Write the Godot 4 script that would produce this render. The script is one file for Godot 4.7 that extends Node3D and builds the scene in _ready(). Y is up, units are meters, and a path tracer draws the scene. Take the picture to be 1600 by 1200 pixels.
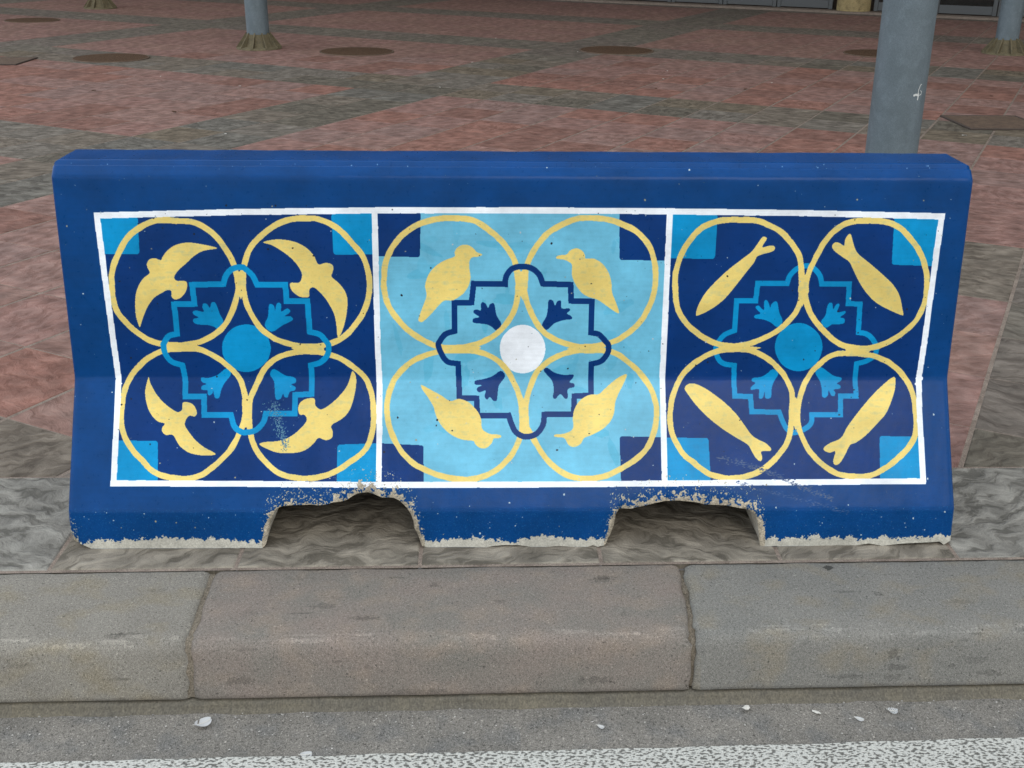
extends Node3D
# A painted concrete road barrier standing on a stamped-slab plaza beside a kerb.
# Units are metres. x runs along the barrier, y is up, z points to the street.

# side of the barrier as (z towards the street, height), from the foot to the back edge of the top
const PROFILE := [Vector2(0.2948, 0.0), Vector2(0.2809, 0.088), Vector2(0.1299, 0.3454), Vector2(0.0829, 0.7965), Vector2(0.0583, 0.8228), Vector2(-0.0668, 0.8238)]
const MIDDLE_Z := -0.0042
const HALF_LENGTH := 1.0
# paint outlines on the unrolled front of the barrier, in millimetres: along the barrier, up the surface
const PAINT_RING := [
	[253,746,302,741,339,717,360,689,377,654,384,622,386,601,377,568,359,527,336,499,300,477,259,467,229,467,195,471,162,488,132,517,111,551,108,606,115,643,133,680,156,712,187,734,219,746],
	[538,752,574,749,612,728,640,698,662,669,673,634,675,601,668,563,649,525,619,490,588,472,548,463,507,465,462,480,429,505,407,544,397,584,397,622,403,655,419,689,446,717,477,738,506,749],
	[246,457,286,457,320,441,348,419,371,393,385,359,388,326,387,293,375,258,356,223,328,194,296,170,262,161,224,164,189,176,159,205,133,234,114,274,111,312,116,359,131,394,158,424,189,445,217,455],
	[507,450,539,451,566,448,600,437,630,417,656,392,672,359,678,320,679,285,671,246,655,219,623,195,589,174,549,162,508,162,470,172,438,198,413,231,401,266,398,309,400,342,413,375,431,409,463,437],
	[864,753,905,749,942,726,971,699,993,667,1002,635,1005,597,999,555,983,522,956,492,918,471,877,461,837,461,804,472,767,494,735,527,715,560,707,596,708,623,713,658,732,695,761,725,795,743,830,752],
	[1162,755,1199,752,1233,741,1266,724,1294,693,1307,657,1311,624,1309,589,1297,550,1280,520,1251,492,1219,474,1175,464,1137,464,1093,478,1058,503,1036,539,1022,577,1017,618,1026,656,1042,688,1068,720,1102,741,1133,753],
	[837,453,880,454,918,450,951,436,978,412,997,378,1011,342,1015,303,1015,271,1002,232,980,200,951,176,918,162,886,158,848,162,810,174,772,193,742,222,723,255,711,293,709,331,717,367,735,400,763,426,796,443],
	[1170,454,1203,454,1231,446,1262,423,1290,395,1312,361,1322,325,1322,292,1313,257,1296,224,1268,199,1232,178,1197,163,1161,159,1126,164,1091,183,1061,216,1040,251,1023,287,1024,325,1032,361,1048,400,1073,426,1102,443,1135,453],
	[1482,752,1522,751,1552,742,1585,725,1611,698,1630,669,1637,636,1641,592,1639,562,1625,534,1600,506,1566,484,1529,470,1491,465,1452,472,1415,492,1384,520,1363,556,1356,603,1356,635,1365,673,1382,705,1404,731,1430,745,1456,751],
	[1775,751,1812,749,1846,736,1875,710,1901,677,1918,637,1923,604,1922,565,1908,526,1883,498,1855,478,1821,463,1783,460,1740,470,1705,495,1672,532,1655,565,1649,601,1654,636,1667,671,1681,701,1702,728,1727,745,1751,750],
	[1502,457,1535,455,1570,439,1599,416,1623,386,1635,353,1633,314,1629,270,1618,237,1595,207,1567,183,1533,166,1500,160,1468,161,1435,172,1406,194,1379,218,1360,254,1353,287,1355,320,1363,353,1382,395,1408,423,1437,443,1469,455],
	[1756,448,1790,446,1823,441,1858,425,1889,400,1909,369,1918,333,1919,292,1915,256,1896,226,1870,201,1836,177,1803,164,1769,163,1734,169,1702,188,1675,215,1657,248,1647,281,1647,314,1654,347,1668,381,1685,409,1708,433,1732,446]]
const PAINT_MOTIF := [
	[346,686,314,694,283,698,256,693,237,681,225,667,220,659,209,663,196,661,189,651,190,641,193,630,179,619,167,603,159,584,155,560,154,535,159,510,162,510,171,532,184,557,199,575,215,585,229,592,237,590,237,576,245,571,257,575,268,587,273,600,272,611,263,613,252,613,246,621,257,637,274,651,293,668,315,680],
	[446,699,467,705,493,705,519,699,540,687,555,670,564,651,580,654,593,651,597,643,594,631,592,623,607,609,619,593,625,574,624,552,619,525,611,500,602,484,599,491,598,513,594,538,584,560,572,579,553,598,542,594,541,581,537,576,521,577,506,587,500,598,501,609,520,610,527,627,519,647,504,665,484,681,464,693],
	[169,391,173,378,188,352,207,331,227,316,239,311,247,318,247,331,256,334,270,329,278,318,280,307,275,301,262,302,254,284,264,266,280,247,300,231,326,216,303,213,281,215,262,221,243,236,228,259,213,259,204,267,204,277,209,285,193,290,179,304,169,323,163,348,163,367],
	[630,405,637,395,638,372,633,342,624,315,608,296,584,281,587,266,585,252,571,247,555,252,544,239,528,226,507,219,475,218,453,222,423,237,434,243,461,245,485,252,506,266,527,290,523,304,512,305,508,317,511,331,523,340,540,343,546,338,547,326,560,317,583,331,605,353,618,372,625,392],
	[925,674,913,679,905,688,892,695,879,694,868,686,864,677,864,669,844,661,828,652,812,637,803,621,798,602,801,581,792,555,782,528,784,521,792,521,811,539,838,568,859,570,881,584,894,602,899,621,897,640,897,658,903,667,918,669],
	[1088,668,1095,672,1111,674,1119,683,1132,688,1145,683,1152,673,1154,665,1172,665,1191,654,1205,635,1213,611,1215,589,1224,567,1232,545,1227,542,1205,557,1183,572,1161,579,1145,590,1131,610,1124,629,1124,650,1114,659,1103,663,1091,664],
	[785,371,789,372,809,361,831,349,852,336,871,341,891,335,907,321,918,306,923,290,925,272,942,261,964,259,968,254,961,251,951,250,945,238,932,228,918,230,908,239,904,245,880,248,858,257,839,272,825,291,817,312,814,323,801,345,790,360],
	[1253,398,1255,392,1246,372,1235,350,1228,331,1226,312,1220,295,1209,280,1193,268,1171,257,1156,251,1149,239,1135,231,1121,235,1113,249,1105,253,1090,254,1089,259,1102,260,1116,263,1131,273,1131,298,1136,320,1150,339,1169,350,1191,352,1205,364,1224,381,1241,393],
	[1551,714,1553,709,1545,692,1561,695,1571,694,1573,687,1565,681,1537,672,1529,657,1514,636,1495,609,1470,576,1442,552,1411,536,1406,540,1410,559,1423,586,1446,614,1474,642,1502,665,1522,682,1534,700,1543,714],
	[1727,696,1728,709,1734,720,1740,720,1746,704,1753,688,1762,676,1790,655,1820,631,1847,607,1864,582,1873,554,1877,540,1872,538,1845,549,1816,564,1792,584,1770,612,1754,639,1742,659,1724,671,1706,684,1700,694,1705,702,1715,702],
	[1388,364,1395,374,1410,376,1432,367,1456,351,1481,331,1505,306,1523,281,1539,258,1555,247,1571,239,1582,228,1580,221,1560,220,1562,207,1558,198,1548,204,1538,221,1529,236,1503,252,1471,273,1438,300,1412,328,1396,350],
	[1873,392,1875,369,1867,342,1851,308,1827,281,1801,256,1778,240,1764,234,1752,212,1739,193,1728,189,1724,199,1730,220,1717,217,1704,222,1705,230,1720,240,1744,251,1761,278,1787,311,1816,344,1845,372]]
const PAINT_HAND := [
	[347,520,340,538,335,557,330,565,323,563,319,552,313,561,305,561,303,552,305,543,289,546,281,543,283,536,293,530,282,527,280,520,289,514,310,513,326,508,336,502],
	[438,512,447,533,450,557,456,561,462,556,463,545,467,560,473,564,478,559,477,544,490,551,497,546,494,540,484,533,497,533,502,527,498,522,478,512,453,497],
	[346,412,325,396,303,389,289,390,287,383,292,378,300,375,290,371,288,364,294,361,302,361,303,352,308,349,314,354,315,360,319,345,324,342,330,345,333,361,341,378,356,399],
	[443,397,452,381,454,359,456,343,461,339,468,342,473,352,477,345,484,345,488,357,499,360,501,368,491,374,501,378,501,387,493,392,477,395,453,410],
	[968,515,957,536,953,558,949,564,942,561,938,553,933,562,926,566,922,561,922,547,913,549,906,547,907,540,919,532,907,529,903,524,907,518,934,515,948,508,957,501],
	[1059,513,1069,533,1072,553,1073,569,1078,572,1084,568,1088,558,1093,568,1101,569,1103,552,1119,552,1122,547,1115,540,1125,534,1126,527,1109,525,1087,517,1070,502],
	[967,406,948,393,926,386,910,383,907,377,911,373,925,372,914,367,913,360,919,356,933,360,930,347,936,339,942,345,951,336,958,338,960,353,963,372,977,393],
	[1073,413,1089,402,1112,396,1132,397,1132,389,1124,379,1134,376,1135,368,1120,363,1120,345,1114,341,1103,352,1092,341,1086,345,1088,361,1084,383,1065,406],
	[1604,522,1594,545,1589,565,1583,569,1575,562,1573,554,1568,567,1562,572,1558,567,1559,549,1547,559,1540,556,1542,551,1552,541,1540,537,1540,530,1560,527,1577,520,1593,509],
	[1691,522,1700,537,1702,557,1707,566,1713,564,1716,551,1721,561,1728,564,1729,558,1726,544,1743,547,1744,541,1734,533,1744,529,1744,519,1731,516,1717,516,1703,508],
	[1590,410,1576,398,1562,391,1546,389,1543,382,1551,377,1541,368,1542,361,1559,363,1558,344,1564,341,1569,346,1572,357,1573,343,1581,341,1587,346,1588,361,1593,378,1604,399],
	[1689,402,1700,383,1704,364,1704,347,1711,343,1718,349,1720,360,1725,349,1733,347,1735,356,1732,362,1746,364,1748,371,1740,376,1749,382,1750,390,1731,395,1699,416]]
const PAINT_CORNER := [
	[93,754,179,754,175,672,97,672],
	[597,763,689,764,687,673,598,672],
	[101,247,195,246,199,153,99,153],
	[598,237,693,240,694,149,598,149],
	[689,766,791,767,788,667,690,669],
	[1225,768,1332,769,1336,661,1229,662],
	[693,240,792,235,793,148,695,148],
	[1237,255,1339,253,1337,146,1239,147],
	[1337,767,1441,765,1441,665,1338,666],
	[1832,761,1937,762,1936,650,1838,653],
	[1341,252,1440,251,1443,149,1340,149],
	[1833,255,1930,253,1929,155,1830,153]]
const PAINT_OUTLINE := [
	[396,644,375,640,360,625,353,606,284,604,286,561,241,560,242,492,223,487,211,471,209,465,212,445,225,427,248,419,252,381,253,346,295,346,297,304,357,304,365,279,379,267,393,265,414,270,430,288,435,307,500,307,500,350,538,352,537,419,559,426,575,443,579,465,572,477,560,491,538,497,536,567,490,567,489,604,427,604,418,625,403,640],
	[1011,647,990,641,978,624,976,607,906,608,901,565,863,564,863,499,842,492,829,475,826,465,834,443,847,427,870,423,873,343,912,342,914,302,985,303,992,282,1002,264,1023,254,1048,261,1063,282,1066,305,1133,306,1135,347,1173,349,1173,422,1196,429,1210,449,1211,466,1202,478,1188,492,1170,496,1170,568,1124,569,1122,606,1060,608,1051,629,1034,643],
	[1648,650,1627,644,1612,628,1607,610,1541,610,1539,570,1496,570,1496,501,1475,492,1463,478,1457,464,1456,455,1463,435,1477,423,1501,419,1503,347,1539,346,1541,311,1604,310,1612,287,1622,270,1638,263,1664,273,1677,286,1679,304,1745,304,1747,347,1783,347,1782,423,1803,429,1821,441,1824,452,1824,464,1811,484,1796,494,1779,497,1776,563,1749,564,1747,609,1685,609,1679,628,1664,644]]
const PAINT_DISC := [
	[449,459,446,445,440,431,430,420,418,411,405,405,390,403,376,405,364,411,353,420,345,431,340,445,340,459,342,473,349,487,358,498,370,507,383,512,398,514,411,512,424,507,435,498,443,487,447,473],
	[1068,457,1066,442,1061,429,1053,417,1043,408,1030,402,1017,400,1003,402,991,407,980,417,972,429,967,442,965,457,966,472,971,486,980,497,990,506,1002,512,1016,514,1029,512,1041,506,1052,497,1060,486,1066,472],
	[1700,462,1699,448,1695,434,1688,422,1677,413,1664,407,1650,405,1636,407,1622,413,1610,422,1601,434,1594,448,1591,462,1592,477,1596,490,1604,502,1614,511,1627,517,1641,519,1655,517,1668,511,1680,502,1690,491,1697,477]]
const PAINT_JOIN := [
	[377,634,405,635,402,597,389,571,379,597],
	[219,468,273,471,295,460,272,451,217,451],
	[494,459,517,470,567,470,569,447,515,447],
	[381,276,404,276,403,317,392,346,383,317],
	[1000,636,1028,636,1026,598,1016,569,1003,598],
	[833,465,905,468,923,461,905,449,836,447],
	[1116,458,1137,469,1203,469,1200,448,1138,449],
	[1010,258,1033,258,1030,316,1019,343,1010,316],
	[1634,632,1652,629,1658,592,1646,557,1633,592],
	[1461,464,1538,464,1561,461,1532,452,1466,452],
	[1752,459,1814,457,1798,442,1761,442],
	[1635,331,1643,345,1653,331,1650,286,1640,269,1634,286]]
const PAINT_FRAME := [
	[91,756,99,457,102,387,101,288,100,151],
	[691,768,689,458,691,375,692,287,692,147],
	[1336,770,1337,458,1337,387,1338,287,1338,146],
	[1937,761,1933,459,1930,387,1928,301,1929,149],
	[85,756,393,765,712,770,1018,771,1326,770,1637,767,1944,761],
	[93,151,417,149,704,146,1021,146,1340,148,1632,150,1935,152]]
const LOW_EDGE := [-5,57,-1,37,7,18,19,13,34,6,45,-3,64,-5,126,-7,164,-7,189,-8,251,-8,298,-10,346,-10,393,-11,415,-11,431,-3,439,12,444,37,450,61,459,85,466,93,476,97,504,99,524,99,538,100,556,98,576,100,590,104,607,105,621,109,633,116,644,121,664,124,678,121,699,113,724,113,739,107,753,95,763,81,769,60,770,45,778,33,784,14,789,3,801,-4,833,-3,870,-12,894,-12,936,-7,951,3,974,5,1003,5,1036,0,1069,-2,1097,2,1135,-1,1163,-3,1177,4,1187,-1,1200,3,1201,-1,1210,16,1217,31,1223,46,1225,68,1229,80,1234,90,1260,89,1287,95,1316,101,1339,105,1365,106,1391,104,1412,102,1429,98,1455,97,1478,96,1499,92,1519,88,1530,86,1546,73,1552,51,1555,27,1558,-3,1560,-1,1590,-5,1660,-2,1734,1,1779,1,1808,6,1839,0,1883,5,1948,8,1972,10,1981,2,1995,10]

# slab grid of the plaza: two directions on the ground
const GRID_A := Vector2(0.4772, -0.8788)
const GRID_B := Vector2(0.8788, 0.4772)
const STEP_A := 0.414
const STEP_B := 0.405
const START_A := 0.09
const START_B := 0.18
const KERB_SLOPE := -0.018      # the kerb, the border slabs and the road run very slightly askew to the barrier
const BORDER_BACK := -0.07
const BORDER_FRONT := 0.367
const ROAD_H := -0.14
const FACADE_A := 15.9
const SLATE := 704

var used := {}
var mats := {}
var profile_s: Array[float] = []
var low_x := PackedFloat32Array()
var low_y := PackedFloat32Array()

func _ready():
	set_camera_and_light()
	for i in PROFILE.size():
		profile_s.append(0.0 if i == 0 else profile_s[i - 1] + (PROFILE[i] - PROFILE[i - 1]).length())
	for i in range(0, LOW_EDGE.size(), 2):
		low_x.append(LOW_EDGE[i] * 0.001 - 1.0)
		low_y.append(maxf(0.0, LOW_EDGE[i + 1] * 0.001))
	make_materials()
	build_paving()
	build_kerb()
	build_road()
	build_building()
	build_barrier()
	build_poles()
	build_pits_and_hatches()
	build_litter()

func set_camera_and_light():
	var cam := Camera3D.new()
	cam.name = "camera"
	var pitch := deg_to_rad(23.1668)
	var yaw := deg_to_rad(1.4776)
	var roll := deg_to_rad(0.5791)
	var f := Vector3(sin(yaw) * cos(pitch), -sin(pitch), -cos(yaw) * cos(pitch))
	var r := Vector3(cos(yaw), 0, sin(yaw))
	var u := r.cross(f)
	var r2 := r * cos(roll) + u * sin(roll)
	var u2 := u * cos(roll) - r * sin(roll)
	cam.transform = Transform3D(Basis(r2, u2, -f), Vector3(-0.0665, 1.3171, 2.4316))
	cam.fov = 38.678
	cam.far = 400.0
	cam.near = 0.05
	add_child(cam)
	cam.current = true
	var env := Environment.new()
	env.background_mode = Environment.BG_SKY
	var sky := Sky.new()
	var sm := ProceduralSkyMaterial.new()
	sm.sky_top_color = Color(0.86, 0.89, 0.93)
	sm.sky_horizon_color = Color(0.80, 0.83, 0.86)
	sm.sky_curve = 0.3
	sm.ground_bottom_color = Color(0.25, 0.25, 0.25)
	sm.ground_horizon_color = Color(0.45, 0.45, 0.45)
	sm.energy_multiplier = 1.5
	sky.sky_material = sm
	env.sky = sky
	env.tonemap_mode = Environment.TONE_MAPPER_LINEAR
	env.tonemap_exposure = 1.46
	env.sdfgi_enabled = true
	env.ssao_enabled = true
	env.ssil_enabled = true
	var we := WorldEnvironment.new()
	we.name = "world_environment"
	we.environment = env
	add_child(we)
	var sun := DirectionalLight3D.new()
	sun.name = "sun"
	sun.light_energy = 0.22
	sun.light_angular_distance = 30.0
	sun.light_color = Color(1.0, 0.98, 0.95)
	sun.shadow_enabled = true
	add_child(sun)
	sun.look_at_from_position(Vector3(1.4, 5.0, 5.5), Vector3.ZERO)

# ---------------------------------------------------------------- helpers

func numbered(called: String) -> String:
	used[called] = used.get(called, -1) + 1
	return called if used[called] == 0 else "%s_%03d" % [called, used[called]]

func tag(o: Node, label: String, category := "", group := "", kind := ""):
	o.set_meta("label", label)
	if category != "": o.set_meta("category", category)
	if group != "": o.set_meta("group", group)
	if kind != "": o.set_meta("kind", kind)

func base(called: String, at := Vector3.ZERO) -> Node3D:
	var o := Node3D.new()
	o.name = numbered(called)
	add_child(o)
	o.position = at
	return o

func part(called: String, mesh: Mesh, mat: Material, parent: Node) -> MeshInstance3D:
	var o := MeshInstance3D.new()
	o.name = numbered(called) if parent == self else called
	o.mesh = mesh
	if mat != null: o.material_override = mat
	parent.add_child(o, true)
	return o

func begin(smooth := true) -> SurfaceTool:
	var st := SurfaceTool.new()
	st.begin(Mesh.PRIMITIVE_TRIANGLES)
	st.set_smooth_group(0 if smooth else -1)
	return st

func finish(st: SurfaceTool) -> ArrayMesh:
	st.generate_normals()
	return st.commit()

func tri(st: SurfaceTool, a: Vector3, b: Vector3, c: Vector3, ua: Vector2, ub: Vector2, uc: Vector2, out: Vector3):
	var n := (a - c).cross(a - b)
	if n.length_squared() < 1e-16: return
	if n.dot(out) < 0.0:
		var t := b; b = c; c = t
		var t2 := ub; ub = uc; uc = t2
	st.set_uv(ua); st.add_vertex(a)
	st.set_uv(ub); st.add_vertex(b)
	st.set_uv(uc); st.add_vertex(c)

func quad(st: SurfaceTool, a: Vector3, b: Vector3, c: Vector3, d: Vector3, out: Vector3, uv := [Vector2.ZERO, Vector2.RIGHT, Vector2.ONE, Vector2.DOWN]):
	tri(st, a, b, c, uv[0], uv[1], uv[2], out)
	tri(st, a, c, d, uv[0], uv[2], uv[3], out)

func box(st: SurfaceTool, lo: Vector3, hi: Vector3, bevel := 0.0):
	# a box with its edges cut back by bevel
	var c := (lo + hi) * 0.5
	var h := (hi - lo) * 0.5
	var b: float = minf(bevel, minf(h.x, minf(h.y, h.z)) * 0.6)
	for ax in 3:
		for s in [-1.0, 1.0]:
			var n := Vector3.ZERO; n[ax] = s
			var i := (ax + 1) % 3
			var j := (ax + 2) % 3
			var q := []
			for k in [[-1, -1], [1, -1], [1, 1], [-1, 1]]:
				var p := c
				p[ax] += s * h[ax]
				p[i] += k[0] * (h[i] - b)
				p[j] += k[1] * (h[j] - b)
				q.append(p)
			quad(st, q[0], q[1], q[2], q[3], n)
	if b <= 0.0: return
	for ax in 3:
		var i := (ax + 1) % 3
		var j := (ax + 2) % 3
		for si in [-1.0, 1.0]:
			for sj in [-1.0, 1.0]:
				var q := []
				for k in [[-1, 0], [1, 0], [1, 1], [-1, 1]]:
					var p := c
					p[ax] += k[0] * (h[ax] - b)
					p[i] += si * (h[i] - (b if k[1] == 0 else 0.0))
					p[j] += sj * (h[j] - (0.0 if k[1] == 0 else b))
					q.append(p)
				var n := Vector3.ZERO; n[i] = si; n[j] = sj
				quad(st, q[0], q[1], q[2], q[3], n)
	for sx in [-1.0, 1.0]:
		for sy in [-1.0, 1.0]:
			for sz in [-1.0, 1.0]:
				var s := Vector3(sx, sy, sz)
				var p := c + s * (h - Vector3(b, b, b))
				tri(st, p + Vector3(sx * b, 0, 0), p + Vector3(0, sy * b, 0), p + Vector3(0, 0, sz * b), Vector2.ZERO, Vector2.RIGHT, Vector2.ONE, s)

func lathe(st: SurfaceTool, outline: Array, sides: int, uv_scale := Vector2.ONE):
	# outline: (radius, height) from bottom to top
	for k in sides:
		var t0 := TAU * k / sides
		var t1 := TAU * (k + 1) / sides
		var len := 0.0
		for i in outline.size() - 1:
			var p: Vector2 = outline[i]
			var q: Vector2 = outline[i + 1]
			var l2 := len + p.distance_to(q)
			var out := Vector3(cos((t0 + t1) / 2) * (q.y - p.y), p.x - q.x, sin((t0 + t1) / 2) * (q.y - p.y))
			quad(st, Vector3(cos(t0) * p.x, p.y, sin(t0) * p.x), Vector3(cos(t1) * p.x, p.y, sin(t1) * p.x), Vector3(cos(t1) * q.x, q.y, sin(t1) * q.x), Vector3(cos(t0) * q.x, q.y, sin(t0) * q.x), out,
				[Vector2(float(k) / sides, len) * uv_scale, Vector2(float(k + 1) / sides, len) * uv_scale, Vector2(float(k + 1) / sides, l2) * uv_scale, Vector2(float(k) / sides, l2) * uv_scale])
			len = l2

func noise(seed_value: int, freq: float, octaves := 3, kind := FastNoiseLite.TYPE_SIMPLEX_SMOOTH) -> FastNoiseLite:
	var n := FastNoiseLite.new()
	n.seed = seed_value
	n.noise_type = kind
	n.frequency = freq
	n.fractal_octaves = octaves
	n.fractal_type = FastNoiseLite.FRACTAL_FBM if octaves > 1 else FastNoiseLite.FRACTAL_NONE
	return n

func bytes_of(n: FastNoiseLite, w: int, h: int) -> PackedByteArray:
	# noise as bytes, 0..255 round 128
	var im := n.get_image(w, h, false, false, false)
	im.convert(Image.FORMAT_L8)
	return im.get_data()

func rgb(r: float, g: float, b: float) -> Color:
	return Color(r / 255.0, g / 255.0, b / 255.0)

func texture_of(im: Image) -> ImageTexture:
	return ImageTexture.create_from_image(im)

func image_from(w: int, h: int, data: PackedByteArray, gray := false) -> Image:
	return Image.create_from_data(w, h, false, Image.FORMAT_L8 if gray else Image.FORMAT_RGB8, data)

func plain(color: Color, rough: float, spec := 0.5, metal := 0.0) -> StandardMaterial3D:
	var m := StandardMaterial3D.new()
	m.albedo_color = color
	m.roughness = rough
	m.metallic_specular = spec
	m.metallic = metal
	return m

func textured(color_tex: Texture2D, height_tex: Texture2D, relief_cm: float, rough: float, spec := 0.4) -> StandardMaterial3D:
	var m := plain(Color.WHITE, rough, spec)
	m.albedo_texture = color_tex
	if height_tex != null:
		m.heightmap_enabled = true
		m.heightmap_texture = height_tex
		m.heightmap_scale = relief_cm
	return m

func world_mapped(m: StandardMaterial3D, repeats_per_metre: float) -> StandardMaterial3D:
	m.uv1_triplanar = true
	m.uv1_world_triplanar = true
	m.uv1_scale = Vector3.ONE * repeats_per_metre
	return m

# ---------------------------------------------------------------- materials

func grainy(w: int, h: int, seed_value: int, tones: Array, patch: float, grain: float, speck_light := 0.0, speck_dark := 0.0, stretch := 1.0) -> Array:
	# stone or concrete: [colour image, height image]; tones: sRGB 0..255 Vector3 mixed by slow noise
	var n1 := noise(seed_value, patch, 4)
	var n2 := noise(seed_value + 7, patch * 1.7, 4)
	var fine := bytes_of(noise(seed_value + 1, 0.47, 1), w, h)
	var fine2 := bytes_of(noise(seed_value + 2, 0.13, 2), w, h)
	var rnd := RandomNumberGenerator.new()
	rnd.seed = seed_value
	var speck := bytes_of(noise(seed_value + 3, 0.42, 1, FastNoiseLite.TYPE_VALUE), w, h)
	var col := PackedByteArray(); col.resize(w * h * 3)
	var hei := PackedByteArray(); hei.resize(w * h)
	var t0: Vector3 = tones[0]
	var t1: Vector3 = tones[1]
	var t2: Vector3 = tones[2]
	var i := 0
	for y in h:
		var a := 0.0
		var b := 0.0
		for x in w:
			if x & 3 == 0:
				a = clampf(0.5 + n1.get_noise_2d(x * stretch, y) * 0.9, 0.0, 1.0)
				b = clampf(n2.get_noise_2d(x * stretch, y) * 1.6, 0.0, 1.0)
			var g := (fine[i] - 128) * 0.006 + (rnd.randf() - 0.5) * 1.25
			var g2 := (fine2[i] - 128) * 0.0078
			var c := t0.lerp(t1, a).lerp(t2, b * 0.7)
			var k := 1.0 + grain * (g + 0.35 * g2)
			var s := speck[i] * 0.0039
			if s > 1.0 - speck_light: k += 0.26
			elif s < speck_dark: k -= 0.3
			c *= maxf(k, 0.1)
			col[i * 3] = clampi(int(c.x), 0, 255)
			col[i * 3 + 1] = clampi(int(c.y), 0, 255)
			col[i * 3 + 2] = clampi(int(c.z), 0, 255)
			hei[i] = clampi(int(128 + 70 * g + 50 * g2), 0, 255)
			i += 1
	return [image_from(w, h, col), image_from(w, h, hei, true)]

func slate(seed_value: int, stretch: float) -> Array:
	# stamped slab faces on a 0.62 m square: broad flakes with narrow dark hollows along x; [height 0..1, hollow 0..1]
	var n := SLATE
	var warp := noise(seed_value, 0.007, 3)
	var rip := noise(seed_value + 1, 0.017, 5)
	rip.fractal_gain = 0.62
	var lump := bytes_of(noise(seed_value + 9, 0.006, 3), n, n)
	var fine := bytes_of(noise(seed_value + 2, 0.3, 2), n, n)
	var hf := PackedFloat32Array(); hf.resize(n * n)
	var cf := PackedFloat32Array(); cf.resize(n * n)
	var i := 0
	for y in n:
		var w := 0.0
		for x in n:
			if x & 1 == 0: w = warp.get_noise_2d(x, y) * 40.0
			var v := rip.get_noise_2d(x / stretch + w * 0.2, y + w)
			var l := (lump[i] - 128) * 0.0078
			var g := (fine[i] - 128) * 0.0078
			# hollows between the flakes are narrow and dark, the flakes broad
			var c := clampf((-v - 0.12 + l * 0.16) * 5.5, 0.0, 1.0)
			hf[i] = clampf(0.5 + v * 0.9 + l * 0.25 + g * 0.08, 0.0, 1.0)
			cf[i] = clampf(c + g * 0.08, 0.0, 1.0)
			i += 1
	return [hf, cf]

func slate_images(f: Array, low: Vector3, mid: Vector3, crest: Vector3, seed_value: int) -> Array:
	var n := SLATE
	var hf: PackedFloat32Array = f[0]
	var cf: PackedFloat32Array = f[1]
	var fine := bytes_of(noise(seed_value, 0.3, 2), n, n)
	var blot := bytes_of(noise(seed_value + 1, 0.007, 4), n, n)
	var col := PackedByteArray(); col.resize(n * n * 3)
	for i in n * n:
		var h := hf[i]
		var c := mid.lerp(crest, clampf((h - 0.40) * 2.2, 0.0, 1.0)).lerp(low, cf[i] * 0.6)
		c *= 1.0 + (fine[i] - 128) * 0.0010 + (blot[i] - 128) * 0.0016
		col[i * 3] = clampi(int(c.x), 0, 255)
		col[i * 3 + 1] = clampi(int(c.y), 0, 255)
		col[i * 3 + 2] = clampi(int(c.z), 0, 255)
	return [image_from(n, n, col)]

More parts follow.
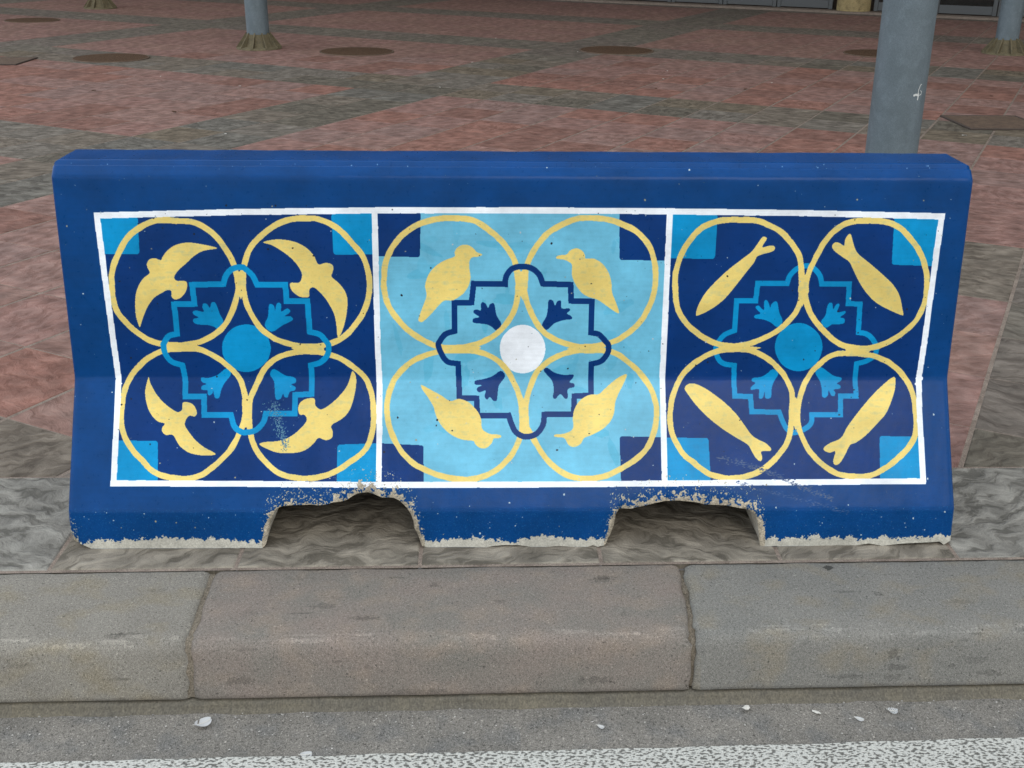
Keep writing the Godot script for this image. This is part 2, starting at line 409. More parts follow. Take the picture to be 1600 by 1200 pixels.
func make_materials():
	var f1 := slate(11, 4.5)
	var f2 := slate(23, 2.4)
	var k := 0
	for f in [f1, f2]:
		var hb := PackedByteArray(); hb.resize(SLATE * SLATE)
		for i in SLATE * SLATE: hb[i] = int(f[0][i] * 255.0)
		var ht := texture_of(image_from(SLATE, SLATE, hb, true))
		var red := texture_of(slate_images(f, Vector3(113, 88, 80), Vector3(130, 103, 95), Vector3(138, 113, 105), 31 + k)[0])
		var gray := texture_of(slate_images(f, Vector3(83, 77, 70), Vector3(104, 98, 90), Vector3(120, 114, 105), 41 + k)[0])
		var red_tints := [Color(1, 1, 1), Color(1.0, 0.93, 0.9), Color(0.93, 0.88, 0.86), Color(1.0, 0.98, 0.98), Color(0.97, 0.99, 1.0)]
		var gray_tints := [Color(1, 1, 1), Color(0.94, 0.96, 0.97), Color(0.98, 0.95, 0.9), Color(0.9, 0.9, 0.88), Color(1.0, 0.98, 0.96)]
		for t in 5:
			var m := textured(red, ht, 0.4, 0.85, 0.25)
			m.albedo_color = red_tints[t]
			mats["red%d%d" % [k, t]] = m
			m = textured(gray, ht, 0.4, 0.85, 0.25)
			m.albedo_color = gray_tints[t]
			mats["gray%d%d" % [k, t]] = m
		var border := texture_of(slate_images(f, Vector3(88, 85, 79), Vector3(124, 120, 113), Vector3(145, 141, 133), 47 + k)[0])
		for t in 3:
			var m := textured(border, ht, 0.4, 0.85, 0.25)
			m.albedo_color = [Color(1, 1, 1), Color(0.97, 0.98, 0.98), Color(0.96, 0.94, 0.905)][t]
			mats["border%d%d" % [k, t]] = m
		var mr := textured(red, ht, 0.4, 0.85, 0.25)
		mr.vertex_color_use_as_albedo = true
		mats["red_far%d" % k] = mr
		mr = textured(gray, ht, 0.4, 0.85, 0.25)
		mr.vertex_color_use_as_albedo = true
		mats["gray_far%d" % k] = mr
		k += 1
	var g := grainy(512, 512, 51, [Vector3(122, 110, 100), Vector3(138, 126, 115), Vector3(104, 93, 84)], 0.01, 0.25)
	mats["mortar"] = world_mapped(textured(texture_of(g[0]), texture_of(g[1]), 0.2, 0.9, 0.3), 1.6)
	g = grainy(256, 256, 57, [Vector3(108, 101, 90), Vector3(124, 115, 101), Vector3(92, 84, 74)], 0.03, 0.35)
	mats["kerb_mortar"] = world_mapped(textured(texture_of(g[0]), texture_of(g[1]), 0.3, 0.95, 0.2), 3.0)
	# kerb stones: grey, pinkish violet, and ochre-stained grains of sandstone
	var kerb_tones := [
		[Vector3(122, 118, 110), Vector3(132, 128, 119), Vector3(129, 121, 104)],
		[Vector3(116, 112, 105), Vector3(126, 116, 108), Vector3(133, 121, 109)],
		[Vector3(115, 114, 109), Vector3(123, 121, 115), Vector3(126, 119, 105)]]
	for i in 3:
		g = grainy(1024, 512, 61 + i * 5, kerb_tones[i], 0.006, 0.24, 0.08, 0.09, 0.7)
		weather(g[0], 600 + i, i == 2)
		mats["kerb%d" % i] = textured(texture_of(g[0]), texture_of(g[1]), 0.03, 0.9, 0.25)
	g = grainy(512, 512, 83, [Vector3(95, 91, 82), Vector3(107, 101, 87), Vector3(84, 82, 77)], 0.008, 0.25, 0.01, 0.04)
	mats["haunch"] = world_mapped(textured(texture_of(g[0]), texture_of(g[1]), 0.1, 0.85, 0.35), 1.0)
	g = grainy(1024, 1024, 87, [Vector3(111, 108, 102), Vector3(124, 120, 113), Vector3(102, 102, 100)], 0.007, 0.28, 0.14, 0.13)
	mats["asphalt"] = world_mapped(textured(texture_of(g[0]), texture_of(g[1]), 0.12, 0.85, 0.3), 0.8)
	mats["line"] = line_material()
	g = grainy(512, 512, 91, [Vector3(170, 164, 150), Vector3(186, 181, 168), Vector3(150, 140, 124)], 0.012, 0.22, 0.01, 0.02)
	mats["concrete"] = world_mapped(textured(texture_of(g[0]), texture_of(g[1]), 0.25, 0.9, 0.3), 2.2)
	g = grainy(512, 512, 95, [Vector3(0, 56, 106), Vector3(0, 60, 111), Vector3(3, 63, 113)], 0.012, 0.08)
	mats["blue_paint"] = world_mapped(textured(texture_of(g[0]), texture_of(g[1]), 0.03, 0.32, 0.22), 1.5)
	# galvanised steel: spangle and dull streaks
	g = grainy(512, 1024, 99, [Vector3(90, 102, 107), Vector3(98, 110, 116), Vector3(106, 119, 125)], 0.012, 0.12, 0.0, 0.0)
	mats["steel"] = textured(texture_of(g[0]), texture_of(g[1]), 0.03, 0.55, 0.5)
	g = grainy(256, 256, 103, [Vector3(94, 87, 68), Vector3(112, 104, 82), Vector3(80, 75, 64)], 0.02, 0.3)
	mats["fin"] = world_mapped(textured(texture_of(g[0]), texture_of(g[1]), 0.1, 0.8, 0.3), 3.0)
	g = grainy(512, 512, 107, [Vector3(100, 81, 66), Vector3(88, 70, 56), Vector3(70, 56, 46)], 0.03, 0.6, 0.02, 0.08)
	mats["earth"] = world_mapped(textured(texture_of(g[0]), texture_of(g[1]), 1.0, 0.95, 0.2), 1.6)
	g = grainy(512, 512, 111, [Vector3(92, 77, 66), Vector3(106, 90, 76), Vector3(78, 66, 58)], 0.012, 0.2)
	mats["lid"] = world_mapped(textured(texture_of(g[0]), texture_of(g[1]), 0.1, 0.8, 0.35), 1.5)
	g = grainy(512, 512, 115, [Vector3(150, 134, 98), Vector3(168, 150, 108), Vector3(110, 96, 68)], 0.012, 0.2)
	mats["column"] = world_mapped(textured(texture_of(g[0]), texture_of(g[1]), 0.1, 0.85, 0.3), 1.0)
	g = grainy(512, 512, 119, [Vector3(150, 145, 136), Vector3(162, 156, 146), Vector3(138, 132, 122)], 0.01, 0.12)
	mats["render"] = world_mapped(textured(texture_of(g[0]), texture_of(g[1]), 0.1, 0.9, 0.3), 0.6)
	mats["aluminium"] = plain(rgb(84, 86, 86), 0.45, 0.5, 0.3)
	mats["rust"] = plain(rgb(70, 60, 53), 0.8)
	var glass := plain(Color(0.12, 0.14, 0.14, 0.35), 0.05)
	glass.transparency = BaseMaterial3D.TRANSPARENCY_ALPHA
	mats["glass"] = glass
	var feather := plain(rgb(180, 182, 182), 0.8, 0.3)
	feather.backlight_enabled = true
	feather.backlight = Color(0.4, 0.4, 0.4)
	mats["feather"] = feather
	var grit := plain(Color.WHITE, 0.9, 0.3)
	grit.vertex_color_use_as_albedo = true
	mats["grit"] = grit
	mats["paper"] = plain(rgb(196, 194, 186), 0.85, 0.3)
	mats["dropping"] = plain(rgb(205, 208, 205), 0.9, 0.2)
	mats["leaf"] = plain(rgb(70, 52, 36), 0.9, 0.2)

func weather(im: Image, seed_value: int, oil: bool):
	# stains and rubbed marks of odd outline on a kerb stone
	var rng := RandomNumberGenerator.new()
	rng.seed = seed_value
	var n := noise(seed_value, 0.06, 3)
	var marks := []
	for k in 26:
		marks.append([Vector2(rng.randf_range(20, 1000), rng.randf_range(60, 440)), rng.randf_range(4, 34), rng.randf_range(2, 10), rng.randf_range(0.86, 0.96)])
	for k in 16:
		# rubbed pale along the front arris
		marks.append([Vector2(rng.randf_range(20, 1000), rng.randf_range(268, 300)), rng.randf_range(6, 46), rng.randf_range(2, 6), rng.randf_range(1.03, 1.12)])
	if oil: marks.append([Vector2(322, 70), 11.0, 9.0, 0.6])
	for m in marks:
		var c: Vector2 = m[0]
		for y in range(maxi(0, int(c.y - m[2] * 1.5)), mini(512, int(c.y + m[2] * 1.5))):
			for x in range(maxi(0, int(c.x - m[1] * 1.5)), mini(1024, int(c.x + m[1] * 1.5))):
				var d := Vector2((x - c.x) / m[1], (y - c.y) / m[2]).length() + n.get_noise_2d(x, y) * 0.9
				if d < 1.0:
					var p := im.get_pixel(x, y)
					im.set_pixel(x, y, Color(p.r * m[3], p.g * m[3], p.b * m[3]))

func line_material() -> StandardMaterial3D:
	# white road paint worn through to the dark aggregate
	var w := 2048
	var h := 256
	var pit := noise(131, 0.16, 2)
	var patch := noise(133, 0.01, 3)
	var fine := bytes_of(noise(135, 0.4, 1), w, h)
	var col := PackedByteArray(); col.resize(w * h * 3)
	var hei := PackedByteArray(); hei.resize(w * h)
	var i := 0
	for y in h:
		for x in w:
			var v := pit.get_noise_2d(x * 0.55 + y * 0.5, y * 1.1 - x * 0.25) + patch.get_noise_2d(x, y) * 0.18
			var t := clampf((0.30 - v) * 6.0, 0.0, 1.0)
			var k := 1.0 + (fine[i] - 128) * 0.0012
			col[i * 3] = int((96.0 + 86.0 * t) * k)
			col[i * 3 + 1] = int((95.0 + 87.0 * t) * k)
			col[i * 3 + 2] = int((90.0 + 85.0 * t) * k)
			hei[i] = int(60.0 + 150.0 * t)
			i += 1
	return textured(texture_of(image_from(w, h, col)), texture_of(image_from(w, h, hei, true)), 0.2, 0.75, 0.4)

# ---------------------------------------------------------------- paving

func kerb_z(zp: float, x: float) -> float:
	return zp + KERB_SLOPE * x

func grid_point(a: float, b: float) -> Vector2:
	return GRID_A * a + GRID_B * b

func in_band(i: int, first: int, period: int) -> bool:
	return posmod(i - first, period) < 2

func slab(st: SurfaceTool, poly: PackedVector2Array, centre: Vector2, top: float, uv_turn: float, uv_at: Vector2, bevel: float, thick: float, tint = null):
	# poly: world or local xz; a thin prism with a small bevel; the face is mapped on the slate texture
	var n := poly.size()
	var inner := PackedVector2Array()
	for i in n:
		var p := poly[i]
		var e1 := (p - poly[(i + n - 1) % n]).normalized()
		var e2 := (poly[(i + 1) % n] - p).normalized()
		var n1 := Vector2(-e1.y, e1.x)
		var n2 := Vector2(-e2.y, e2.x)
		if n1.dot(centre - p) < 0.0: n1 = -n1
		if n2.dot(centre - p) < 0.0: n2 = -n2
		var m := (n1 + n2) / maxf(1.0 + n1.dot(n2), 0.3)
		inner.append(p + m * bevel)
	var uvs := []
	for p in inner:
		uvs.append(uv_at + ((p - centre) / 0.62).rotated(uv_turn))
	var uvo := []
	for p in poly:
		uvo.append(uv_at + ((p - centre) / 0.62).rotated(uv_turn))
	if tint != null: st.set_color(tint)
	var t := Vector3(0, top, 0)
	for i in range(1, n - 1):
		tri(st, v3(inner[0], top), v3(inner[i], top), v3(inner[i + 1], top), uvs[0], uvs[i], uvs[i + 1], Vector3.UP)
	for i in n:
		var j := (i + 1) % n
		var mid := (poly[i] + poly[j]) * 0.5 - centre
		var out := Vector3(mid.x, 0.1, mid.y)
		quad(st, v3(poly[i], top - bevel * 0.7), v3(poly[j], top - bevel * 0.7), v3(inner[j], top), v3(inner[i], top), out + Vector3.UP * 0.3, [uvo[i], uvo[j], uvs[j], uvs[i]])
		quad(st, v3(poly[i], top - thick), v3(poly[j], top - thick), v3(poly[j], top - bevel * 0.7), v3(poly[i], top - bevel * 0.7), Vector3(mid.x, 0, mid.y), [uvo[i], uvo[j], uvo[j], uvo[i]])

func v3(p: Vector2, y: float) -> Vector3:
	return Vector3(p.x, y, p.y)

func build_paving():
	var root := base("plaza")
	tag(root, "plaza paved with diagonal stamped slabs, red fields between grey bands", "", "", "structure")
	# bed of mortar under the slabs, whose top shows in the joints
	var st := begin(false)
	var far := -60.0
	quad(st, Vector3(-60, -0.0022, far), Vector3(60, -0.0022, far), Vector3(60, -0.0022, kerb_z(0.372, 60)), Vector3(-60, -0.0022, kerb_z(0.372, -60)), Vector3.UP)
	part("mortar_bed", finish(st), mats["mortar"], root)
	# shared meshes for whole slabs, with other cuts of the slate pattern
	var full := []
	var rng := RandomNumberGenerator.new()
	rng.seed = 5
	var ha := STEP_A * 0.5 - 0.0022
	var hb := STEP_B * 0.5 - 0.0062
	var local := PackedVector2Array([GRID_A * -ha + GRID_B * -hb, GRID_A * ha + GRID_B * -hb, GRID_A * ha + GRID_B * hb, GRID_A * -ha + GRID_B * hb])
	for v in 12:
		st = begin(false)
		slab(st, local, Vector2.ZERO, 0.0, [0.4, -0.3, 0.1, 1.2, 0.0, -0.7, 3.4, 2.9, 3.2, 4.4, 3.0, 2.5][v], Vector2(0.5, 0.5) + Vector2(rng.randf_range(-0.03, 0.03), rng.randf_range(-0.03, 0.03)), 0.0035, 0.02)
		full.append(finish(st))
	var cam := get_node("camera") as Camera3D
	var inv := cam.transform.affine_inverse()
	var half := tan(deg_to_rad(cam.fov * 0.5))
	var near := []
	var rest := []
	for i in range(-8, 39):
		for j in range(-44, 46):
			var c := grid_point(START_A + (i + 0.5) * STEP_A, START_B + (j + 0.5) * STEP_B)
			if c.y > kerb_z(BORDER_BACK, c.x) + 0.3: continue
			if absf(c.x) > 15.0: continue
			if i == 38 and FACADE_A < START_A + 38.5 * STEP_A: continue
			var poly := PackedVector2Array()
			for p in local: poly.append(p + c)
			var cut := false
			for p in poly:
				if p.y > kerb_z(BORDER_BACK, p.x) - 0.003: cut = true
			if cut:
				var keep := PackedVector2Array([Vector2(-40, -40), Vector2(40, -40), Vector2(40, kerb_z(BORDER_BACK, 40) - 0.003), Vector2(-40, kerb_z(BORDER_BACK, -40) - 0.003)])
				var got := Geometry2D.intersect_polygons(poly, keep)
				if got.is_empty(): continue
				poly = got[0]
				if Geometry2D.is_polygon_clockwise(poly): poly.reverse()
				var area := 0.0
				for q in poly.size(): area += poly[q].cross(poly[(q + 1) % poly.size()])
				if absf(area) * 0.5 < 0.0006: continue
			var gray: bool = in_band(i, 5, 8) or in_band(j, 2, 13)
			var v := inv * v3(c, 0.0)
			var e := {"c": c, "poly": poly, "cut": cut, "gray": gray, "i": i, "j": j}
			var seen := false
			if v.z < -0.3:
				var sx := v.x / (-v.z * half * 4.0 / 3.0)
				var sy := v.y / (-v.z * half)
				seen = absf(sx) < 1.05 and sy < 1.06 and sy > -1.0 and (absf(sx) > 0.84 or sy > 0.585)
				e["d"] = -v.z
			if seen: near.append(e)
			else: rest.append(e)
	near.sort_custom(func(p, q): return p["d"] < q["d"])
	for k in range(270, near.size()): rest.append(near[k])
	near.resize(mini(270, near.size()))
	rng.seed = 77
	for e in near:
		var c: Vector2 = e["c"]
		var h := hash(Vector2i(e["i"], e["j"]))
		var o: MeshInstance3D
		var mat: Material = mats["%s%d%d" % ["gray" if e["gray"] else "red", (h >> 4) & 1, (h >> 6) % 5]]
		if e["cut"]:
			st = begin(false)
			var mid := Vector2.ZERO
			for p in e["poly"]: mid += p / e["poly"].size()
			var loc := PackedVector2Array()
			for p in e["poly"]: loc.append(p - mid)
			slab(st, loc, Vector2.ZERO, 0.0, 0.4, Vector2(0.5, 0.5), 0.0035, 0.02)
			o = part("slab", finish(st), mat, root)
			o.position = v3(mid, 0.0)
		else:
			o = part("slab", full[h % 12], mat, root)
			o.position = v3(c, rng.randf_range(-0.0008, 0.0008))
	# the slabs behind the barrier, at the far end and beyond the frame, as one part
	var tools := {}
	for e in rest:
		var h := hash(Vector2i(e["i"], e["j"]))
		var key := "%s_far%d" % ["gray" if e["gray"] else "red", (h >> 4) & 1]
		if not tools.has(key):
			tools[key] = begin(false)
		var t := 0.9 + 0.1 * ((h >> 6) % 5) / 4.0
		var mid := Vector2.ZERO
		for p in e["poly"]: mid += p / e["poly"].size()
		slab(tools[key], e["poly"], mid, 0.0, [0.4, -0.3, 0.1, 1.2, 0.0, -0.7][h % 6] + (PI if (h >> 9) & 1 else 0.0), Vector2(0.5, 0.5), 0.0035, 0.02, Color(t, t * (0.97 if (h >> 17) & 1 else 1.0), t * 0.98))
	var am := ArrayMesh.new()
	var keys := tools.keys()
	for key in keys:
		var s: SurfaceTool = tools[key]
		s.generate_normals()
		s.commit(am)
		am.surface_set_material(am.get_surface_count() - 1, mats[key])
	var far_part := part("far_slabs", am, null, root)
	far_part.set_meta("kind", "stuff")
	# the border course along the kerb
	for k in range(-8, 9):
		var x0 := -0.213 + k * 0.4025
		var poly := PackedVector2Array()
		for q in [[0.004, BORDER_BACK + 0.003], [0.3985, BORDER_BACK + 0.003], [0.3985, BORDER_FRONT - 0.004], [0.004, BORDER_FRONT - 0.004]]:
			poly.append(Vector2(x0 + q[0], kerb_z(q[1], x0 + q[0])))
		var c := (poly[0] + poly[2]) * 0.5
		var loc := PackedVector2Array()
		for p in poly: loc.append(p - c)
		st = begin(false)
		slab(st, loc, Vector2.ZERO, 0.0, [0.45, 2.7, 0.8, 3.5, -0.35, 3.9, 0.2][posmod(k, 7)], Vector2(0.5, 0.5), 0.0035, 0.02)
		var o := part("border_slab", finish(st), mats["border%d%d" % [posmod(k, 2), 2 if k > -3 and k < 3 else posmod(k, 2)]], root)
		o.position = v3(c, 0.0)

# ---------------------------------------------------------------- kerb and road

func build_kerb():
	var root := base("kerb")
	tag(root, "kerb of worn sandstone blocks with rounded front edge", "", "", "structure")
	var line := [Vector2(0.3715, -0.05), Vector2(0.3715, -0.008), Vector2(0.3735, -0.0035), Vector2(0.379, -0.002), Vector2(0.41, -0.0015), Vector2(0.45, -0.0015), Vector2(0.50, -0.002), Vector2(0.55, -0.003), Vector2(0.59, -0.0045), Vector2(0.605, -0.006),
		Vector2(0.616, -0.009), Vector2(0.624, -0.0135), Vector2(0.630, -0.020), Vector2(0.634, -0.029), Vector2(0.639, -0.045), Vector2(0.645, -0.066), Vector2(0.651, -0.088), Vector2(0.657, -0.108), Vector2(0.6585, -0.1155), Vector2(0.655, -0.1195), Vector2(0.640, -0.1205)]
	var wob := noise(201, 2.2, 5)
	var joints := [-2.72, -1.69, -0.663, 0.366, 1.39, 2.42]
	var lean := [0.0, 0.0, 0.010, -0.016, 0.0, 0.0]
	for k in joints.size() - 1:
		var st := begin()
		var x0: float = joints[k]
		var x1: float = joints[k + 1]
		var n := 110
		var rows := []
		for i in n + 1:
			# ends drawn closer together so that the arrises can be rounded
			var t := float(i) / n
			t = t * t * (3.0 - 2.0 * t) * 0.5 + t * 0.5
			var row := []
			var len := 0.0
			for m in line.size():
				var p: Vector2 = line[m]
				if m > 0: len += p.distance_to(line[m - 1])
				var across := (p.x - 0.37) / 0.27
				var a: float = x0 + lean[k] * across + 0.0055 + wob.get_noise_2d(k * 9.0 + 3.0, p.x * 9.0 - p.y * 9.0) * 0.009
				var b: float = x1 + lean[k + 1] * across - 0.0055 + wob.get_noise_2d(k * 9.0 + 6.0, p.x * 9.0 - p.y * 9.0) * 0.009
				var x := lerpf(a, b, t)
				var e: float = minf(x - a, b - x)
				var round_off: float = 0.007 * pow(clampf(1.0 - e / 0.018, 0.0, 1.0), 2.0)
				var d := wob.get_noise_3d(x * 3.0, p.x * 6.0, p.y * 6.0) * 0.003 - round_off
				var q := Vector3(x, p.y + d * (1.0 if p.x < 0.63 else 0.3), kerb_z(p.x + (0.0 if p.x < 0.6 else d), x))
				row.append([q, Vector2((x - x0) * 0.97, len * 1.94)])
			rows.append(row)
		for i in n:
			for m in line.size() - 1:
				var p: Vector2 = line[m]
				var q: Vector2 = line[m + 1]
				var out := Vector3(0, q.x - p.x, -(q.y - p.y))
				quad(st, rows[i][m][0], rows[i + 1][m][0], rows[i + 1][m + 1][0], rows[i][m + 1][0], out, [rows[i][m][1], rows[i + 1][m][1], rows[i + 1][m + 1][1], rows[i][m + 1][1]])
		for e in [0, n]:
			var c := Vector3.ZERO
			for m in line.size(): c += rows[e][m][0] / line.size()
			c.y -= 0.02
			for m in line.size() - 1:
				tri(st, c, rows[e][m][0], rows[e][m + 1][0], Vector2(0.1, 0.1), rows[e][m][1], rows[e][m + 1][1], Vector3(-1 if e == 0 else 1, 0, 0))
		part("kerb_stone", finish(st), mats["kerb%d" % [0, 0, 1, 2, 0][k]], root)
	# mortar pressed into the joints
	for k in joints.size():
		var st := begin()
		var last := []
		for m in range(2, line.size() - 1):
			var p: Vector2 = line[m]
			var across := (p.x - 0.37) / 0.27
			var x: float = joints[k] + lean[k] * across
			var sink := (0.013 if k == 3 else 0.007) + 0.004 * wob.get_noise_2d(k * 3.0, p.x * 30.0 - p.y * 30.0)
			var c := Vector3(x, p.y - sink * (1.0 if p.x < 0.63 else 0.2), kerb_z(p.x - (sink if p.x > 0.6 else 0.0), x))
			var row := [c + Vector3(-0.016, -0.002, 0), c + Vector3(-0.004, 0.002 * wob.get_noise_2d(m * 5.0, k), 0), c + Vector3(0.004, 0.002 * wob.get_noise_2d(m * 5.0, k + 3.0), 0), c + Vector3(0.016, -0.002, 0)]
			if not last.is_empty():
				for i in 3: quad(st, last[i], last[i + 1], row[i + 1], row[i], Vector3(0, 1, 0.6))
			last = row
		part("mortar_joint", finish(st), mats["kerb_mortar"], root)
	# concrete haunch at the foot of the stones
	var h := begin()
	var prof := [Vector2(0.600, -0.1225), Vector2(0.656, -0.1225), Vector2(0.6615, -0.1245), Vector2(0.664, -0.131), Vector2(0.668, -0.137), Vector2(0.678, -0.1405)]
	for i in 120:
		var xa := -2.8 + i * 0.0467
		var xb := xa + 0.0467
		for m in prof.size() - 1:
			var q := []
			for w in [[xa, m], [xb, m], [xb, m + 1], [xa, m + 1]]:
				var p: Vector2 = prof[w[1]]
				var d: float = wob.get_noise_2d(w[0] * 4.0, p.x * 20.0) * 0.002
				q.append(Vector3(w[0], p.y + d, kerb_z(p.x + d * 2.0, w[0])))
			quad(h, q[0], q[1], q[2], q[3], Vector3(0, 1, 0.5))
	part("haunch", finish(h), mats["haunch"], root)

func build_road():
	var root := base("road")
	tag(root, "grey asphalt road with speckled aggregate beside the kerb", "", "", "structure")
	var st := begin(false)
	quad(st, Vector3(-60, ROAD_H, kerb_z(0.6, -60)), Vector3(60, ROAD_H, kerb_z(0.6, 60)), Vector3(60, ROAD_H, 40), Vector3(-60, ROAD_H, 40), Vector3.UP)
	part("asphalt", finish(st), mats["asphalt"], root)
	st = begin(false)
	var wob := noise(221, 1.2, 3)
	for i in 300:
		var xa := -6.0 + i * 0.04
		var xb := xa + 0.04
		var q := []
		for w in [[xa, 0.0], [xb, 0.0], [xb, 1.0], [xa, 1.0]]:
			var e := wob.get_noise_2d(w[0] * 6.0, w[1] * 9.0) * 0.004
			q.append(Vector3(w[0], ROAD_H + 0.004, kerb_z(0.802 + 0.15 * w[1] + e, w[0]) - 0.006 * w[0] - 0.004 * w[0] * w[0] * (1.0 if absf(w[0]) < 1.5 else 0.0)))
		quad(st, q[0], q[1], q[2], q[3], Vector3.UP, [Vector2(xa / 2.6, 0.02), Vector2(xb / 2.6, 0.02), Vector2(xb / 2.6, 0.5), Vector2(xa / 2.6, 0.5)])
	part("edge_line", finish(st), mats["line"], root)
	# loose grit lying in the gutter
	var rng := RandomNumberGenerator.new()
	rng.seed = 71
	st = begin(false)
	for k in 900:
		var x := rng.randf_range(-1.6, 1.6)
		var z := kerb_z(0.674 + absf(rng.randfn(0.0, 0.06)), x)
		var b := rng.randf_range(0.0008, 0.0024)
		var c := Vector3(x, ROAD_H + b * 0.4, z)
		var ring := []
		for q in 4:
			var a := TAU * q / 4.0 + rng.randf() * 0.8
			ring.append(c + Vector3(cos(a) * b * rng.randf_range(0.7, 1.5), 0, sin(a) * b))
		var tone := rng.randf_range(0.08, 0.5)
		st.set_color(Color(tone, tone * 0.97, tone * 0.9))
		for q in 4:
			tri(st, c + Vector3(0, b * 0.7, 0), ring[q], ring[(q + 1) % 4], Vector2.ZERO, Vector2.RIGHT, Vector2.ONE, Vector3.UP)
			tri(st, c - Vector3(0, b * 0.4, 0), ring[q], ring[(q + 1) % 4], Vector2.ZERO, Vector2.RIGHT, Vector2.ONE, Vector3.DOWN)
	part("grit", finish(st), mats["grit"], root).set_meta("kind", "stuff")

# ---------------------------------------------------------------- building at the far end

func build_building():
	# local x runs along the facade, local z points at the plaza
	var o := grid_point(FACADE_A, 0.0)
	var root := base("shop_building", v3(o, 0.0))
	root.basis = Basis(Vector3(GRID_B.x, 0, GRID_B.y), Vector3.UP, Vector3(-GRID_A.x, 0, -GRID_A.y))
	tag(root, "shop building with dark glazed grey metal front at far end of plaza", "building")
	var st := begin(false)
	box(st, Vector3(-30, 3.0, -8), Vector3(30, 20.0, 0.5), 0.02)
	part("upper_wall", finish(st), mats["render"], root)
	st = begin(false)
	box(st, Vector3(-30, 10.0, 0.502), Vector3(30, 10.35, 8.9), 0.02)
	part("unseen_canopy", finish(st), mats["render"], root)  # slab out of view, its height and depth chosen to dim the far plaza
	st = begin(false)
	box(st, Vector3(-30, 0.004, -8.0), Vector3(30, 3.0, -4.0), 0.0)
	part("inner_wall", finish(st), mats["render"], root)
	st = begin(false)
	box(st, Vector3(-30, 0.0, -4.0), Vector3(30, 0.02, -0.02), 0.0)
	part("inner_floor", finish(st), mats["lid"], root)
	st = begin(false)
	box(st, Vector3(-30, 0.0, -0.02), Vector3(30, 0.035, 0.32), 0.006)
	part("threshold", finish(st), mats["mortar"], root)
	# round columns between the glazing
	var spots := [-12.6, -5.0, -2.2 + 0.0, 9.8]
	spots = [-17.5, -9.9, -2.32, 5.3, 12.9]
	for x in spots:
		st = begin()
		lathe(st, [Vector2(0.25, 0.036), Vector2(0.25, 2.998)], 32, Vector2(1, 1))
		var c := part("column", finish(st), mats["column"], root)
		c.position = Vector3(x, 0, 0.02)
	# glazed leaves: a metal frame with a kick rail, and a pane
	var frame_mesh := begin(false)
	box(frame_mesh, Vector3(0.0, 0.04, -0.03), Vector3(0.06, 2.95, 0.03), 0.004)
	box(frame_mesh, Vector3(0.80, 0.04, -0.03), Vector3(0.86, 2.95, 0.03), 0.004)
	box(frame_mesh, Vector3(0.062, 0.05, -0.025), Vector3(0.798, 0.17, 0.025), 0.004)
	box(frame_mesh, Vector3(0.062, 2.83, -0.025), Vector3(0.798, 2.95, 0.025), 0.004)
	var fm := finish(frame_mesh)
	var pane := begin(false)
	box(pane, Vector3(0.0625, 0.171, -0.006), Vector3(0.7975, 2.829, 0.006), 0.0)
	var pm := finish(pane)
	var x := -16.0
	while x < 16.0:
		var blocked := false
		for s in spots:
			if x + 0.88 > s - 0.27 and x < s + 0.27:
				x = s + 0.30
				blocked = true
		if blocked: continue
		var leaf := part("window", fm, mats["aluminium"], root)
		leaf.position = Vector3(x, 0, 0.0)
		part("pane", pm, mats["glass"], leaf)
		x += 0.872
	for k in 12:
		st = begin(false)
		box(st, Vector3(0, 0, 0), Vector3(1.4, 1.5, 0.05), 0.01)
		var w := part("upper_window", finish(st), mats["aluminium"], root)
		w.position = Vector3(-16 + k * 2.8, 5.2, 0.49)
		st = begin(false)
		box(st, Vector3(0.08, 0.08, 0.04), Vector3(1.32, 1.42, 0.056), 0.0)
		part("pane", finish(st), mats["glass"], w)

# ---------------------------------------------------------------- the barrier

func profile_at(s: float) -> Vector2:
	# the bends are eased over about a centimetre
	var p := Vector2.ZERO
	for k in [-0.006, -0.003, 0.0, 0.003, 0.006]:
		p += straight_at(s + k)
	return p / 5.0

func straight_at(s: float) -> Vector2:
	if s <= 0.0: return PROFILE[0] + (PROFILE[1] - PROFILE[0]) * (s / profile_s[1])
	for i in range(1, PROFILE.size()):
		if s <= profile_s[i]:
			return PROFILE[i - 1].lerp(PROFILE[i], (s - profile_s[i - 1]) / (profile_s[i] - profile_s[i - 1]))
	return PROFILE[-1] + Vector2(-(s - profile_s[-1]), 0.0)

func profile_normal(s: float) -> Vector2:
	var d := (profile_at(s + 0.004) - profile_at(s - 0.004)).normalized()
	return Vector2(d.y, -d.x)

func s_of_height(h: float) -> float:
	if h <= PROFILE[1].y: return h / PROFILE[1].y * profile_s[1]
	return profile_s[1] + (h - PROFILE[1].y) / (PROFILE[2].y - PROFILE[1].y) * (profile_s[2] - profile_s[1])

func low_edge(x: float) -> float:
	# the ragged lower edge of the front, with the two broken openings
	if x <= low_x[0]: return low_y[0]
	for i in range(1, low_x.size()):
		if x <= low_x[i]:
			var t: float = (x - low_x[i - 1]) / maxf(low_x[i] - low_x[i - 1], 1e-5)
			return lerpf(low_y[i - 1], low_y[i], t)
	return low_y[-1]

func clean_edge(x: float) -> float:
	# the cast openings behind the broken lip
	var a: float = minf(0.104, minf((x + 0.570) / 0.045, (-0.206 - x) / 0.05) * 0.104)
	var b: float = minf(0.092, minf((x - 0.199) / 0.045, (0.562 - x) / 0.03) * 0.092)
	return maxf(0.0, maxf(a, b))

func chip_noise(n: FastNoiseLite, x: float, s: float) -> float:
	return n.get_noise_2d(x * 1000.0, s * 1000.0)

